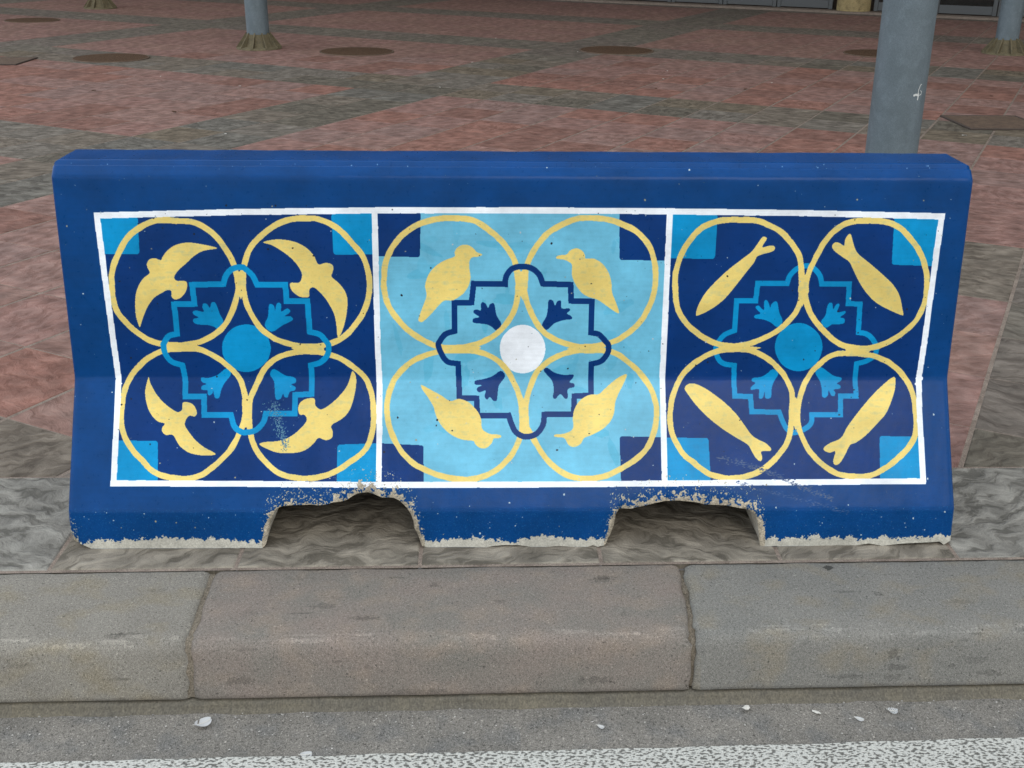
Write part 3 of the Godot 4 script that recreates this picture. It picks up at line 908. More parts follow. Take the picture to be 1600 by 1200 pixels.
func build_barrier():
	var root := base("road_barrier")
	tag(root, "blue concrete road barrier painted with three panels of yellow birds and fish", "barrier")
	var images := paint_images()
	var paint := textured(texture_of(images[0]), texture_of(images[1]), 0.2, 0.42, 0.28)
	paint.roughness_texture = texture_of(images[2])
	paint.roughness = 1.0
	# columns along the length: finer at the rounded ends
	var xs := []
	var r := 0.011
	for k in 6: xs.append(-1.0 + r - r * cos(deg_to_rad(18.0 * k)))
	var n := 496
	for k in range(1, n): xs.append(lerpf(-1.0 + r, 1.0 - r, float(k) / n))
	for k in 6: xs.append(1.0 - r + r * sin(deg_to_rad(18.0 * k)))
	var ss := []
	for i in PROFILE.size() - 1:
		var l := profile_s[i + 1] - profile_s[i]
		var m := maxi(3, int(l / 0.022))
		for k in m + 1:
			var s := profile_s[i] + l * k / m
			for d in [-0.009, -0.005, -0.003, 0.0, 0.003, 0.005, 0.009] if (k == 0 and i > 0) else [0.0]:
				ss.append(s + d)
	ss.sort()
	var clean_ss := [ss[0]]
	for s in ss:
		if s - clean_ss[-1] > 0.0015: clean_ss.append(s)
	ss = clean_ss
	var rough := noise(301, 9.0, 4)
	var rough2 := noise(303, 60.0, 3)
	var pts := []
	var uvs := []
	for x in xs:
		var inset := 0.0
		var e: float = HALF_LENGTH - absf(x)
		if e < r: inset = r - sqrt(maxf(0.0, r * r - (r - e) * (r - e)))
		var lo := low_edge(x)
		var s_lo := s_of_height(lo)
		var col := []
		var cuv := []
		for s in ss:
			var sv: float = maxf(s, s_lo)
			var p := profile_at(sv) if sv > 0.004 else straight_at(sv)
			if s <= s_lo: p.y = lo
			var nn := profile_normal(sv)
			var d := rough.get_noise_2d(x * 0.8, sv * 0.8) * 0.0012 - inset
			# broken concrete falls back near the ragged edge
			if lo > 0.012:
				var b := clampf(1.0 - (sv - s_lo) / 0.018, 0.0, 1.0)
				d -= b * b * (0.006 + 0.006 * rough2.get_noise_2d(x, sv))
			if absf(sv - profile_s[4]) < 0.0056: d -= 0.009
			p += nn * d
			p.y = maxf(p.y, 0.0)
			col.append(Vector3(x, p.y, p.x))
			cuv.append(Vector2((x + 1.0) * 0.5 * 2000.0 * 1.024 / 2048.0, 1.0 - sv / 1.024))
		pts.append(col)
		uvs.append(cuv)
	var st := begin()
	for i in xs.size() - 1:
		for k in ss.size() - 1:
			if pts[i][k].is_equal_approx(pts[i][k + 1]) and pts[i + 1][k].is_equal_approx(pts[i + 1][k + 1]): continue
			quad(st, pts[i][k], pts[i + 1][k], pts[i + 1][k + 1], pts[i][k + 1], Vector3(0, 0.6, 0.8), [uvs[i][k], uvs[i + 1][k], uvs[i + 1][k + 1], uvs[i][k + 1]])
	var body := part("painted_front", finish(st), paint, root)
	body.set_meta("label", "front painted with bird and fish panels in white frames")
	# back, mirrored and plain blue; ends
	var bx := []
	for i in range(0, xs.size(), 1):
		if i < 6 or i > xs.size() - 7 or i % 4 == 0: bx.append(i)
	var bs := []
	for k in range(0, ss.size(), 1): bs.append(k)
	st = begin()
	var mirror := func(p: Vector3, x: float) -> Vector3:
		return Vector3(p.x, p.y, 2.0 * MIDDLE_Z - p.z)
	var back := []
	for x in xs:
		var e: float = HALF_LENGTH - absf(x)
		var inset := 0.0
		if e < r: inset = r - sqrt(maxf(0.0, r * r - (r - e) * (r - e)))
		var lo := clean_edge(x)
		var col := []
		for s in ss:
			if s > profile_s[4] + 0.001: break
			var sv: float = maxf(s, s_of_height(lo))
			var p := profile_at(sv) if sv > 0.004 else straight_at(sv)
			if s <= s_of_height(lo): p.y = lo
			p -= profile_normal(sv) * inset
			col.append(Vector3(x, maxf(p.y, 0.0), 2.0 * MIDDLE_Z - p.x))
		back.append(col)
	for i in xs.size() - 1:
		for k in back[i].size() - 1:
			quad(st, back[i][k], back[i + 1][k], back[i + 1][k + 1], back[i][k + 1], Vector3(0, 0.3, -1))
	part("painted_back", finish(st), mats["blue_paint"], root)
	for e in [0, xs.size() - 1]:
		st = begin(false)
		var m: int = back[e].size()
		for k in m - 1:
			quad(st, pts[e][k], back[e][k], back[e][k + 1], pts[e][k + 1], Vector3(-1 if e == 0 else 1, 0, 0))
		for k in range(m - 1, ss.size() - 1):
			tri(st, pts[e][k], pts[e][k + 1], back[e][m - 1], Vector2.ZERO, Vector2.RIGHT, Vector2.ONE, Vector3(-1 if e == 0 else 1, 0, 0))
		part("end_face", finish(st), mats["blue_paint"], root)
	# underside and the two openings: bare concrete from the ragged lip back to the clean casting
	var spans := [["foot", -1.0, -0.575], ["opening", -0.575, -0.195], ["foot", -0.195, 0.195], ["opening", 0.195, 0.565], ["foot", 0.565, 1.0]]
	var depth := [0.0, 0.006, 0.014, 0.026, 0.045, 0.075, 0.14, 0.25]
	for sp in spans:
		st = begin()
		for i in xs.size() - 1:
			var xm: float = (xs[i] + xs[i + 1]) * 0.5
			if xm < sp[1] or xm >= sp[2]: continue
			for d in depth.size():
				var q := []
				for w in [[i, d], [i + 1, d], [i + 1, d + 1], [i, d + 1]]:
					var x: float = xs[w[0]]
					var f: Vector3 = pts[w[0]][0]
					var bk: Vector3 = back[w[0]][0]
					if w[1] == 0: q.append(f)
					elif w[1] == depth.size(): q.append(bk)
					else:
						var t := clampf(depth[w[1]] / 0.03, 0.0, 1.0)
						var y := lerpf(f.y, clean_edge(x), t * t * (3.0 - 2.0 * t))
						if f.y > 0.004: y += rough2.get_noise_2d(x, depth[w[1]] * 2.0) * 0.004 * (1.0 - t)
						q.append(Vector3(f.x, maxf(y, 0.0), f.z - depth[w[1]]))
				quad(st, q[0], q[1], q[2], q[3], Vector3(0.2 if xm < sp[1] + 0.06 else (-0.2 if xm > sp[2] - 0.06 else 0.0), -1, 0.1))
		part(sp[0], finish(st), mats["concrete"], root)

# ---- paint on the front, drawn as flat print

func smooth_loop(flat: Array, times: int) -> PackedVector2Array:
	var p := PackedVector2Array()
	for i in range(0, flat.size(), 2): p.append(px(flat[i], flat[i + 1]))
	var out := PackedVector2Array()
	var n := p.size()
	for i in n:
		for k in times:
			var t := float(k) / times
			out.append(p[i].cubic_interpolate(p[(i + 1) % n], p[(i + n - 1) % n], p[(i + 2) % n], t))
	return out

func px(x: float, s: float) -> Vector2:
	return Vector2(x * 1.024, 1024.0 - s)

func loop(flat: Array) -> PackedVector2Array:
	var p := PackedVector2Array()
	for i in range(0, flat.size(), 2): p.append(px(flat[i], flat[i + 1]))
	return p

func rounded(p: PackedVector2Array, by: float) -> Array:
	var out := []
	for q in Geometry2D.offset_polygon(p, -by):
		out.append_array(Geometry2D.offset_polygon(q, by, Geometry2D.JOIN_ROUND))
	return out

func lobed_loop(flat: Array) -> PackedVector2Array:
	# round where the line bends gently, sharp at the square steps
	var p := loop(flat)
	var n := p.size()
	var sharp := []
	for i in n:
		sharp.append(absf((p[i] - p[(i + n - 1) % n]).angle_to(p[(i + 1) % n] - p[i])) > deg_to_rad(52.0))
	var out := PackedVector2Array()
	for i in n:
		var j := (i + 1) % n
		out.append(p[i])
		if p[i].distance_to(p[j]) > 45.0 or (sharp[i] and sharp[j]): continue
		for k in range(1, 4):
			var before := p[(i + n - 1) % n] if not sharp[i] else p[i] * 2.0 - p[j]
			var after := p[(j + 1) % n] if not sharp[j] else p[j] * 2.0 - p[i]
			out.append(p[i].cubic_interpolate(p[j], before, after, k / 4.0))
	return out

func fill(im: Image, polys: Array, color: Color):
	# even-odd scanline fill
	var lo := 1e9
	var hi := -1e9
	for p in polys:
		for v in p:
			lo = minf(lo, v.y); hi = maxf(hi, v.y)
	for y in range(maxi(0, int(floor(lo))), mini(im.get_height(), int(ceil(hi)) + 1)):
		var yc := y + 0.5
		var cuts := []
		for p in polys:
			var n: int = p.size()
			for i in n:
				var a: Vector2 = p[i]
				var b: Vector2 = p[(i + 1) % n]
				if (a.y <= yc) != (b.y <= yc):
					cuts.append(a.x + (yc - a.y) / (b.y - a.y) * (b.x - a.x))
		cuts.sort()
		for i in range(0, cuts.size() - 1, 2):
			var x0 := int(round(cuts[i]))
			var x1 := int(round(cuts[i + 1]))
			if x1 > x0: im.fill_rect(Rect2i(x0, y, x1 - x0, 1), color)

func stroke_loop(im: Image, p: PackedVector2Array, width: float, color: Color, wobble: FastNoiseLite, mitre := false):
	if mitre:
		var a := Geometry2D.offset_polygon(p, width * 0.5, Geometry2D.JOIN_MITER)
		var b := Geometry2D.offset_polygon(p, -width * 0.5, Geometry2D.JOIN_MITER)
		var all := []
		all.append_array(a); all.append_array(b)
		fill(im, all, color)
		return
	var o := PackedVector2Array()
	var i2 := PackedVector2Array()
	var n := p.size()
	for i in n:
		var d := (p[(i + 1) % n] - p[(i + n - 1) % n]).normalized()
		var nn := Vector2(d.y, -d.x)
		o.append(p[i] + nn * width * (0.5 + 0.10 * wobble.get_noise_2dv(p[i])))
		i2.append(p[i] - nn * width * (0.5 + 0.10 * wobble.get_noise_2dv(p[i] + Vector2(900, 0))))
	fill(im, [o, i2], color)

func stroke_line(im: Image, flat: Array, width: float, color: Color, wobble: FastNoiseLite):
	var p := loop(flat)
	var fine := PackedVector2Array()
	for i in p.size() - 1:
		var m := maxi(1, int(p[i].distance_to(p[i + 1]) / 12.0))
		for k in m: fine.append(p[i].lerp(p[i + 1], float(k) / m))
	fine.append(p[p.size() - 1])
	var side := PackedVector2Array()
	var other := PackedVector2Array()
	for i in fine.size():
		var d := (fine[mini(i + 1, fine.size() - 1)] - fine[maxi(i - 1, 0)]).normalized()
		var nn := Vector2(d.y, -d.x)
		side.append(fine[i] + nn * width * (0.5 + 0.05 * wobble.get_noise_2dv(fine[i])))
		other.append(fine[i] - nn * width * (0.5 + 0.05 * wobble.get_noise_2dv(fine[i] + Vector2(500, 0))))
	other.reverse()
	side.append_array(other)
	fill(im, [side], color)

func dot(im: Image, c: Vector2, rx: float, ry: float, color: Color):
	for y in range(int(c.y - ry), int(c.y + ry) + 1):
		var t := (y + 0.5 - c.y) / maxf(ry, 0.5)
		if absf(t) > 1.0: continue
		var w := rx * sqrt(1.0 - t * t)
		im.fill_rect(Rect2i(int(round(c.x - w)), y, maxi(1, int(round(2.0 * w))), 1), color)

func paint_images() -> Array:
	var w := 2048
	var h := 1024
	var im := Image.create(w, h, false, Image.FORMAT_RGB8)
	var outer := rgb(0, 60, 116)
	var navy := rgb(0, 49, 108)
	var cyan := rgb(0, 137, 191)
	var pale := rgb(106, 179, 206)
	var yellow := rgb(226, 201, 116)
	var white := rgb(232, 236, 240)
	im.fill(outer)
	var wob := noise(401, 0.03, 3)
	for i in 3:
		var a := loop(PAINT_FRAME[i])
		var b := loop(PAINT_FRAME[i + 1])
		b.reverse()
		a.append_array(b)
		fill(im, [a], pale if i == 1 else navy)
		# the top and the foot of the panel follow the frame lines
	# thinner strokes show through in the pale panel
	var stroke_rng := RandomNumberGenerator.new()
	stroke_rng.seed = 17
	for k in 46:
		var at := px(stroke_rng.randf_range(715, 1315), stroke_rng.randf_range(165, 755))
		var turn := stroke_rng.randf_range(-0.5, 0.5) + (PI * 0.5 if stroke_rng.randf() < 0.5 else 0.0)
		var ln := stroke_rng.randf_range(14, 46)
		var wd := stroke_rng.randf_range(5, 15)
		var blob := PackedVector2Array()
		for q in 14:
			var a := TAU * q / 14.0
			blob.append(at + Vector2(cos(a) * ln, sin(a) * wd).rotated(turn) * stroke_rng.randf_range(0.75, 1.1))
		fill(im, [blob], pale.lerp(rgb(74, 166, 197), stroke_rng.randf_range(0.12, 0.5)))
	for i in 3:
		var accent: Color = navy if i == 1 else cyan
		for k in range(i * 4, i * 4 + 4):
			fill(im, rounded(loop(PAINT_CORNER[k]), 6.0), accent)
			fill(im, [smooth_loop(PAINT_HAND[k], 3)], accent)
		fill(im, [smooth_loop(PAINT_DISC[i], 3)], white if i == 1 else cyan)
		if i == 2: stroke_loop(im, lobed_loop(PAINT_OUTLINE[i]), 12.0, accent, wob, true)
		for k in range(i * 4, i * 4 + 4):
			stroke_loop(im, smooth_loop(PAINT_RING[k], 6), 13.2, yellow, wob)
			fill(im, [loop(PAINT_JOIN[k])], yellow)
		if i < 2: stroke_loop(im, lobed_loop(PAINT_OUTLINE[i]), 13.0, accent, wob, true)
		for k in range(i * 4, i * 4 + 4):
			fill(im, [smooth_loop(PAINT_MOTIF[k], 4)], yellow)
	for f in PAINT_FRAME:
		stroke_line(im, f, 13.5, white, wob)
	# drips of white where the frame turns the bend
	for q in [[103, 376, 7], [691, 385, 6], [1931, 388, 9], [1926, 375, 6], [1929, 396, 6]]:
		dot(im, px(q[0], q[1]), q[2], q[2] * 0.7, white)
	var rng := RandomNumberGenerator.new()
	rng.seed = 9
	for k in 420:
		var at := px(rng.randf_range(5, 1995), rng.randf_range(60, 870) if k % 3 else rng.randf_range(20, 95))
		var s := 0.5 + pow(rng.randf(), 3.0) * 1.6
		dot(im, at, s, s * rng.randf_range(0.6, 1.4), rgb(176, 186, 192) if rng.randf() < 0.7 else rgb(150, 142, 118))
	for k in 210:
		var at := px(rng.randf_range(95, 1935), rng.randf_range(200, 780))
		var s := 0.6 + pow(rng.randf(), 3.0) * 1.8
		dot(im, at, s, s * rng.randf_range(0.6, 1.2), rgb(28, 30, 38))
	# fine loose spatter along the top edges
	for k in 260:
		var at := px(rng.randf_range(5, 1995), (877 if k % 2 else 1000) + rng.randfn(0, 5))
		dot(im, at, 0.6 + rng.randf(), 0.6, rgb(120, 150, 190))
	# scuffs: rubbed grey streaks
	for k in 300:
		var t := rng.randf()
		var at := px(lerpf(452, 482, t) + rng.randfn(0, 9 * (1.0 - t * 0.5)), lerpf(330, 232, t) + rng.randfn(0, 6))
		dot(im, at, 1.2, 1.2, rgb(96, 138, 156) if rng.randf() < 0.6 else rgb(70, 104, 138))
	for k in 300:
		var t := rng.randf()
		var at := px(lerpf(1465, 1720, t) + rng.randfn(0, 4), lerpf(206, 118, t) + sin(t * 5.0) * 6 + rng.randfn(0, 3.5))
		dot(im, at, 2.6, 0.7, rgb(74, 88, 118))
	for k in 160:
		var t := rng.randf()
		var at := px(lerpf(1500, 1760, t) + rng.randfn(0, 4), lerpf(150, 80, t) + rng.randfn(0, 3))
		dot(im, at, 2.4, 0.7, rgb(60, 82, 124))
	# surface pass: brush marks, worn paint at the foot and round the broken openings
	var data := im.get_data()
	var slow := bytes_of(noise(411, 0.006, 4), w, h)
	var brush := bytes_of(noise(413, 0.05, 3), w, h)
	var fine := bytes_of(noise(415, 0.4, 2), w, h)
	var wear := noise(417, 0.045, 4)
	var wear2 := noise(419, 0.16, 3)
	var wear3 := noise(421, 0.009, 3)
	var streak_im := noise(423, 0.11, 3).get_image(128, h, false, false, false)
	streak_im.convert(Image.FORMAT_L8)
	streak_im.resize(w, h, Image.INTERPOLATE_CUBIC)
	var streak := streak_im.get_data()
	var hei := PackedByteArray(); hei.resize(w * h)
	var rou := PackedByteArray(); rou.resize(w * h)
	var edge := PackedFloat32Array(); edge.resize(w)
	for x in w: edge[x] = s_of_height(low_edge(x / 1024.0 - 1.0)) * 1000.0
	# distance to the broken openings, measured to the sides too
	var near := PackedFloat32Array(); near.resize(w)
	for x in w:
		var hi := 0.0
		for d in range(-14, 15, 2): hi = maxf(hi, edge[clampi(x + d, 0, w - 1)] - absf(d) * 0.8)
		near[x] = hi
	var i := 0
	for y in h:
		var s := 1024.0 - y - 0.5
		for x in w:
			var f := (fine[i] - 128) * 0.0078
			var br := (brush[i] - 128) * 0.0078
			var k := 1.0 + 0.03 * br + 0.03 * f + (slow[i] - 128) * 0.0009 + (streak[i] - 128) * 0.0002
			var r := data[i * 3]
			var g := data[i * 3 + 1]
			var b := data[i * 3 + 2]
			if r > 190 and b < 150:
				# the yellow is brushed on thinly here and there
				var thin := maxf(br + (streak[i] - 128) * 0.006, 0.0)
				r -= int(34.0 * thin); g -= int(18.0 * thin); b += int(8.0 * thin)
			var height := 150.0 + 10.0 * f + 8.0 * br
			var ro := 78.0 + 14.0 * br
			if s < 190.0:
				var bare := false
				var v := wear.get_noise_2d(x, y)
				var v2 := wear2.get_noise_2d(x, y)
				var e := edge[x]
				if s < 21.0 + wear3.get_noise_2d(x, 40.0) * 14.0 + v * 9.0 + v2 * 6.0: bare = true
				var bx := x / 1.024
				if near[x] > 14.0:
					var up := s - near[x]
					var reach := 11.0
					if (bx > 590 and bx < 800 and s > 100) or (bx > 1240 and bx < 1545 and s > 80): reach = 34.0
					if up < reach * (0.10 + 1.3 * maxf(v + 0.18, 0.0)) + v2 * 14.0: bare = true
					elif up < 60.0 and v * 0.7 + v2 * 1.2 > 0.26 + up * 0.008: bare = true
				if bare:
					var t := 1.0 + 0.26 * v2 + 0.2 * f + 0.2 * v
					if s < 40.0 and near[x] < 14.0:
						t = 1.0 + 0.10 * v2 + 0.06 * f + 0.08 * v
						r = clampi(int(180 * t), 0, 255); g = clampi(int(177 * t), 0, 255); b = clampi(int(165 * t), 0, 255)
					else:
						r = clampi(int(158 * t), 0, 255); g = clampi(int(149 * t), 0, 255); b = clampi(int(132 * t), 0, 255)
					height = 70.0 + 60.0 * v2 + 40.0 * f
					ro = 220.0
				elif s < 95.0:
					# the foot is stippled with a thinner coat
					k += 0.06 * maxf(v2, 0.0)
					if f > 0.42 and v2 > 0.12: r = mini(255, r + 26); g = mini(255, g + 30); b = mini(255, b + 22)
			data[i * 3] = clampi(int(r * k), 0, 255)
			data[i * 3 + 1] = clampi(int(g * k), 0, 255)
			data[i * 3 + 2] = clampi(int(b * k), 0, 255)
			hei[i] = clampi(int(height), 0, 255)
			rou[i] = clampi(int(ro), 0, 255)
			i += 1
	return [image_from(w, h, data), image_from(w, h, hei, true), image_from(w, h, rou, true)]

# ---------------------------------------------------------------- poles, pits, hatches, litter

func make_pole(label: String, at: Vector3, tilt: Vector2, group: String) -> Node3D:
	var root := base("steel_pole", at)
	tag(root, label, "pole", group)
	root.rotation = Vector3(tilt.x, 0, tilt.y)
	var st := begin()
	lathe(st, [Vector2(0.117, -0.01), Vector2(0.117, 0.5), Vector2(0.117, 1.5), Vector2(0.117, 3.0), Vector2(0.117, 9.96)], 48, Vector2(1.0, 0.5))
	part("shaft", finish(st), mats["steel"], root)
	st = begin()
	lathe(st, [Vector2(0.1175, 9.955), Vector2(0.19, 9.962), Vector2(0.19, 9.995), Vector2(0.0, 9.996)], 32)
	part("cap", finish(st), mats["steel"], root)
	st = begin()
	lathe(st, [Vector2(0.235, 0.0), Vector2(0.235, 0.012), Vector2(0.225, 0.018), Vector2(0.16, 0.03), Vector2(0.135, 0.09), Vector2(0.122, 0.15)], 40)
	part("foot_collar", finish(st), mats["fin"], root)
	for k in 10:
		st = begin(false)
		var q := [Vector2(0.11, 0.012), Vector2(0.235, 0.012), Vector2(0.235, 0.022), Vector2(0.125, 0.165), Vector2(0.11, 0.165)]
		for i in range(1, 4):
			for z in [-0.006, 0.006]:
				tri(st, Vector3(q[0].x, q[0].y, z), Vector3(q[i].x, q[i].y, z), Vector3(q[i + 1].x, q[i + 1].y, z), Vector2.ZERO, Vector2.RIGHT, Vector2.ONE, Vector3(0, 0, z))
		for i in 5:
			var j := (i + 1) % 5
			var mid: Vector2 = (q[i] + q[j]) * 0.5 - Vector2(0.15, 0.06)
			quad(st, Vector3(q[i].x, q[i].y, -0.006), Vector3(q[j].x, q[j].y, -0.006), Vector3(q[j].x, q[j].y, 0.006), Vector3(q[i].x, q[i].y, 0.006), Vector3(mid.x, mid.y, 0))
		var f := part("fin", finish(st), mats["fin"], root)
		f.rotation.y = TAU * k / 10.0 + 0.2
	return root

func build_poles():
	var g := "galvanised steel poles on the plaza"
	var p := make_pole("grey galvanised steel pole with white bird dropping, right behind the blue barrier", Vector3(1.84, 0, -2.68), Vector2(0, 0.016), g)
	# the dropping: a few thin splashes on the shaft facing the street
	var st := begin()
	var stroke := [Vector2(0.0, 0.0), Vector2(0.006, 0.02), Vector2(0.008, 0.04), Vector2(0.014, 0.055), Vector2(0.02, 0.06)]
	var strokes := [[Vector2(-0.022, 0.004), Vector2(-0.01, 0.008), Vector2(0.002, 0.004), Vector2(0.006, 0.0)], [Vector2(0.004, 0.012), Vector2(0.003, -0.008), Vector2(0.002, -0.016)], [Vector2(0.0, 0.006), Vector2(0.002, 0.03), Vector2(0.009, 0.048), Vector2(0.015, 0.052)], [Vector2(0.008, 0.004), Vector2(0.02, 0.006), Vector2(0.022, 0.018), Vector2(0.014, 0.024)]]
	var widths := [0.0045, 0.003, 0.0018, 0.0014]
	for k in strokes.size():
		var s: Array = strokes[k]
		for i in s.size() - 1:
			var a: Vector2 = s[i]
			var b: Vector2 = s[i + 1]
			var d := (b - a).normalized()
			var nn: Vector2 = Vector2(-d.y, d.x) * widths[k]
			var q := []
			for v in [a - nn - d * 0.001, b - nn + d * 0.001, b + nn + d * 0.001, a + nn - d * 0.001]:
				var ang: float = PI * 0.5 - 0.42 - v.x / 0.117
				q.append(Vector3(cos(ang) * 0.1176, 0.585 + v.y, sin(ang) * 0.1176))
			quad(st, q[0], q[1], q[2], q[3], Vector3(0.3, 0, 1))
	part("dropping", finish(st), mats["dropping"], p)
	make_pole("grey galvanised steel pole standing nearest the round earth pits, finned at its foot", Vector3(-2.468, 0, -9.68), Vector2(0, 0), g)
	make_pole("grey galvanised steel pole with finned foot near the glazed shop front", Vector3(5.523, 0, -9.70), Vector2(0, 0.01), g)
	make_pole("grey galvanised steel pole farthest out on the plaza, only its finned foot showing", Vector3(-5.78, 0, -14.8), Vector2(0, 0), g)

func build_pits_and_hatches():
	var spots := [[-1.41, -9.43, 0.375], [1.33, -9.72, 0.385], [-3.73, -8.74, 0.35], [-6.0, -12.73, 0.33], [4.13, -9.58, 0.37]]
	var labels := ["round pit of brown earth beside the finned pole", "round pit of brown earth where two grey bands meet", "round pit of brown earth lying on a grey band near the dark square lid", "small dark round pit of earth far out on the plaza", "round pit of brown earth partly hidden by the pole behind the barrier"]
	for k in spots.size():
		var s: Array = spots[k]
		var root := base("tree_pit", Vector3(s[0], 0, s[1]))
		tag(root, labels[k], "tree pit", "round earth pits in the plaza")
		var rad: float = s[2]
		var n := noise(500 + k, 3.0, 3)
		var st := begin()
		for i in 40:
			for j in 8:
				var q := []
				for w in [[i, j], [i + 1, j], [i + 1, j + 1], [i, j + 1]]:
					var a: float = TAU * (w[0] % 40) / 40.0
					var r: float = rad * w[1] / 8.0
					var p := Vector3(cos(a) * r, 0, sin(a) * r)
					p.y = 0.006 + 0.012 * (1.0 - pow(w[1] / 8.0, 4.0)) + n.get_noise_2d(p.x * 4.0, p.z * 4.0) * 0.008 * (1.0 - w[1] / 9.0)
					q.append(p)
				quad(st, q[0], q[1], q[2], q[3], Vector3.UP)
		part("earth", finish(st), mats["earth"], root)
		st = begin()
		lathe(st, [Vector2(rad + 0.012, 0.0), Vector2(rad + 0.012, 0.006), Vector2(rad + 0.006, 0.009), Vector2(rad - 0.004, 0.008), Vector2(rad - 0.006, 0.0)], 48)
		part("rim", finish(st), mats["lid"], root)
	for k in 2:
		var root := base("inspection_hatch", [Vector3(3.24, 0, -5.60), Vector3(-4.98, 0, -8.70)][k])
		tag(root, ["brown square inspection lid at the edge of the red field, right of the near pole", "dark square inspection lid beside a round earth pit"][k], "hatch", "square inspection lids in the plaza")
		var st := begin(false)
		box(st, Vector3(0.02, 0.0, 0.02), Vector3(0.54, 0.010, 0.53), 0.003)
		part("lid", finish(st), mats["lid"], root)
		st = begin(false)
		box(st, Vector3(0, 0, 0), Vector3(0.56, 0.012, 0.016), 0.003)
		box(st, Vector3(0, 0, 0.534), Vector3(0.56, 0.012, 0.55), 0.003)
		box(st, Vector3(0, 0, 0.0165), Vector3(0.016, 0.012, 0.5335), 0.003)
		box(st, Vector3(0.544, 0, 0.0165), Vector3(0.56, 0.012, 0.5335), 0.003)
		part("frame", finish(st), mats["rust"], root)

func feather(called: String, label: String, at: Vector3, length: float, width: float, turn: float, curl: float, gaps: Array):
	var root := base(called, at)
	tag(root, label, "feather", "white feathers in the gutter")
	root.rotation = Vector3(0.35, turn, 0.0)
	length *= 0.8
	width *= 0.75
	var st := begin()
	var n := 18
	for i in n:
		for side in [-1.0, 1.0]:
			if gaps.has(i * int(side)): continue
			var q := []
			for w in [[i, 0.0], [i + 1, 0.0], [i + 1, 1.0], [i, 1.0]]:
				var t: float = w[0] / float(n)
				var ww: float = width * 0.5 * pow(sin(PI * clampf(t * 0.93 + 0.05, 0.0, 1.0)), 0.55)
				var x: float = (t - 0.5) * length + w[1] * ww * 0.5
				q.append(Vector3(x, 0.002 + curl * (pow(2.0 * t - 1.0, 2.0)) + curl * 0.5 * w[1], side * w[1] * ww))
			quad(st, q[0], q[1], q[2], q[3], Vector3.UP)
	part("vane", finish(st), mats["feather"], root)
	st = begin()
	for i in n:
		var q := []
		for w in [[i, -1.0], [i + 1, -1.0], [i + 1, 1.0], [i, 1.0]]:
			var t: float = w[0] / float(n)
			q.append(Vector3((t - 0.56) * length * 1.1, 0.0032 + curl * (pow(2.0 * t - 1.0, 2.0)), w[1] * 0.0007))
		quad(st, q[0], q[1], q[2], q[3], Vector3.UP)
	part("shaft", finish(st), mats["paper"], root)

func scrap(called: String, label: String, category: String, group: String, at: Vector3, size: float, turn: float, seed_value: int, mat: String, flat := 0.35):
	var rng := RandomNumberGenerator.new()
	rng.seed = seed_value
	var st := begin(false)
	var ring := []
	var n := 9
	for i in n:
		var a := TAU * i / n
		var r := size * 0.5 * rng.randf_range(0.55, 1.0)
		ring.append(Vector3(cos(a) * r, 0.001 + rng.randf() * size * 0.12, sin(a) * r * flat))
	var c := Vector3(0, 0.002 + size * 0.08, 0)
	for i in n:
		tri(st, c, ring[i], ring[(i + 1) % n], Vector2.ZERO, Vector2.RIGHT, Vector2.ONE, Vector3.UP)
		tri(st, c * Vector3(1, 0.2, 1), ring[i], ring[(i + 1) % n], Vector2.ZERO, Vector2.RIGHT, Vector2.ONE, Vector3.DOWN)
	var o := part(called, finish(st), mats[mat], self)
	o.position = at
	o.rotation.y = turn
	tag(o, label, category, group)

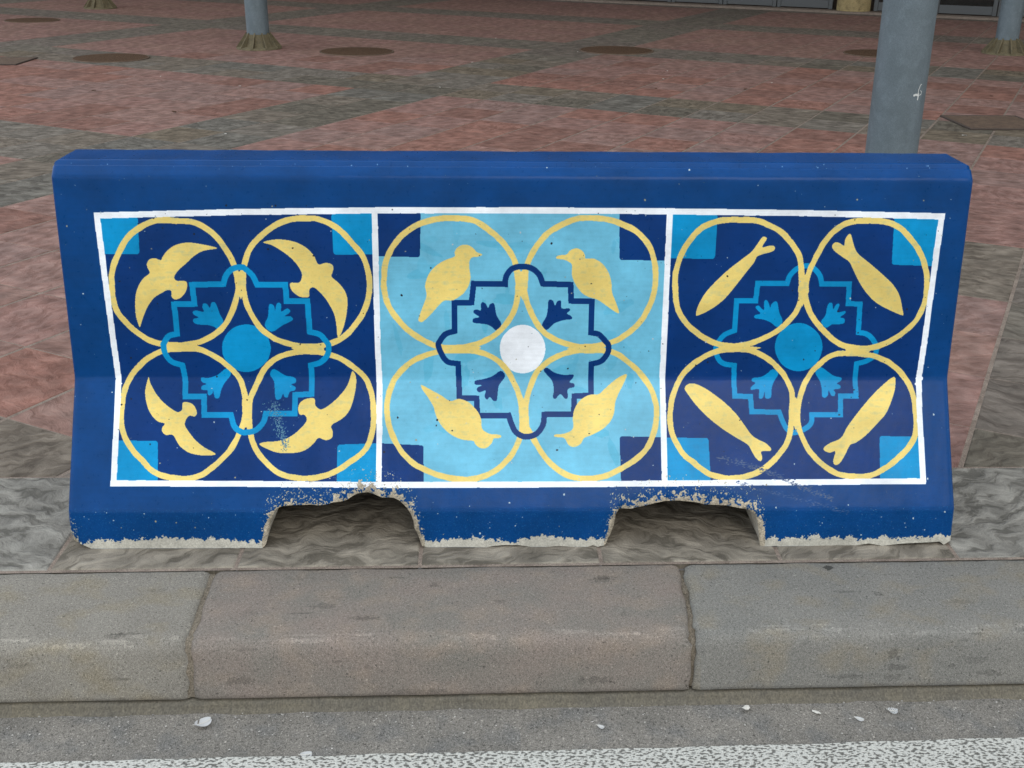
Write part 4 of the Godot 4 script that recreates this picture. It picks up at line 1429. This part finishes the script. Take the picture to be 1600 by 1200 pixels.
func build_litter():
	var y := ROAD_H + 0.001
	feather("feather", "curled translucent white feather below the left mortar joint of the middle kerb stone", Vector3(-0.618, y + 0.005, 0.722), 0.040, 0.026, 0.5, 0.005, [-3, -4])
	feather("feather", "split white feather lying at the edge of the white road line", Vector3(-0.405, y, 0.806), 0.028, 0.017, 0.1, 0.003, [9, 11, 13, -17])
	feather("feather", "slim white feather in the gutter before the middle of the barrier", Vector3(0.158, y, 0.735), 0.018, 0.010, -0.5, 0.002, [])
	feather("feather", "plump short white feather in the gutter before the grey kerb stone", Vector3(0.672, y, 0.718), 0.022, 0.011, -0.5, 0.002, [])
	feather("feather", "wispy white feather in the gutter beside the worn road edge", Vector3(0.745, y, 0.695), 0.024, 0.018, -0.3, 0.004, [2, -3, 5, -6, 8, -9, 11, -12])
	var g := "pale scraps in the gutter"
	scrap("scrap", "torn pale scrap on the haunch below the right mortar joint", "scrap", g, Vector3(0.452, -0.133, 0.690), 0.024, 0.4, 1, "paper", 0.6)
	scrap("scrap", "forked pale scrap in the gutter before the grey kerb stone", "scrap", g, Vector3(0.592, y, 0.698), 0.024, -0.6, 2, "paper", 0.5)
	scrap("scrap", "thin pale scrap lying on the white road line edge before the barrier", "scrap", g, Vector3(-0.205, y + 0.004, 0.812), 0.020, 0.3, 3, "paper", 0.25)
	var far := [[3.11, -4.83, "white scrap beside the brown inspection lid"], [1.62, -8.05, "tiny pale scrap on the red field behind the barrier's fish panel"], [2.42, -7.3, "tiny pale scrap on red slabs left of the dropping-marked pole"],
		[0.05, -10.9, "tiny pale scrap on the far red field between two earth pits"], [-0.45, -6.9, "tiny pale scrap where two grey bands cross behind the barrier"], [-2.1, -6.9, "tiny pale scrap on the large red field near the finned pole"],
		[-2.9, -7.45, "pale scrap on the grey band before the finned pole"], [1.5, -7.5, "tiny pale scrap beside a dead leaf on the red field"], [0.9, -9.55, "pale scrap at the rim of a round earth pit"],
		[-1.75, -4.75, "tiny pale scrap on the grey band just behind the barrier's top"], [-0.2, -8.6, "tiny pale scrap on red slabs in front of the round pits"]]
	for k in far.size():
		scrap("plaza_scrap", far[k][2], "scrap", "tiny pale scraps on the plaza", Vector3(far[k][0], 0.001, far[k][1]), 0.03 if k > 0 else 0.05, k * 1.3, 20 + k, "paper", 0.6)
	var dark := [[2.1, -6.9, "small dead leaf on red slabs left of the near pole"], [-3.2, -6.6, "small dead leaf in the middle of the large red field"], [4.05, -6.6, "small dead leaf on red slabs beyond the brown inspection lid"], [-2.3, -5.6, "small dead leaf at the near corner of the large red field"], [1.35, -6.9, "small dead leaf on the red field behind the barrier's middle"]]
	for k in dark.size():
		scrap("dead_leaf", dark[k][2], "leaf", "dead leaves on the plaza", Vector3(dark[k][0], 0.001, dark[k][1]), 0.05, k * 0.9, 40 + k, "leaf", 0.5)
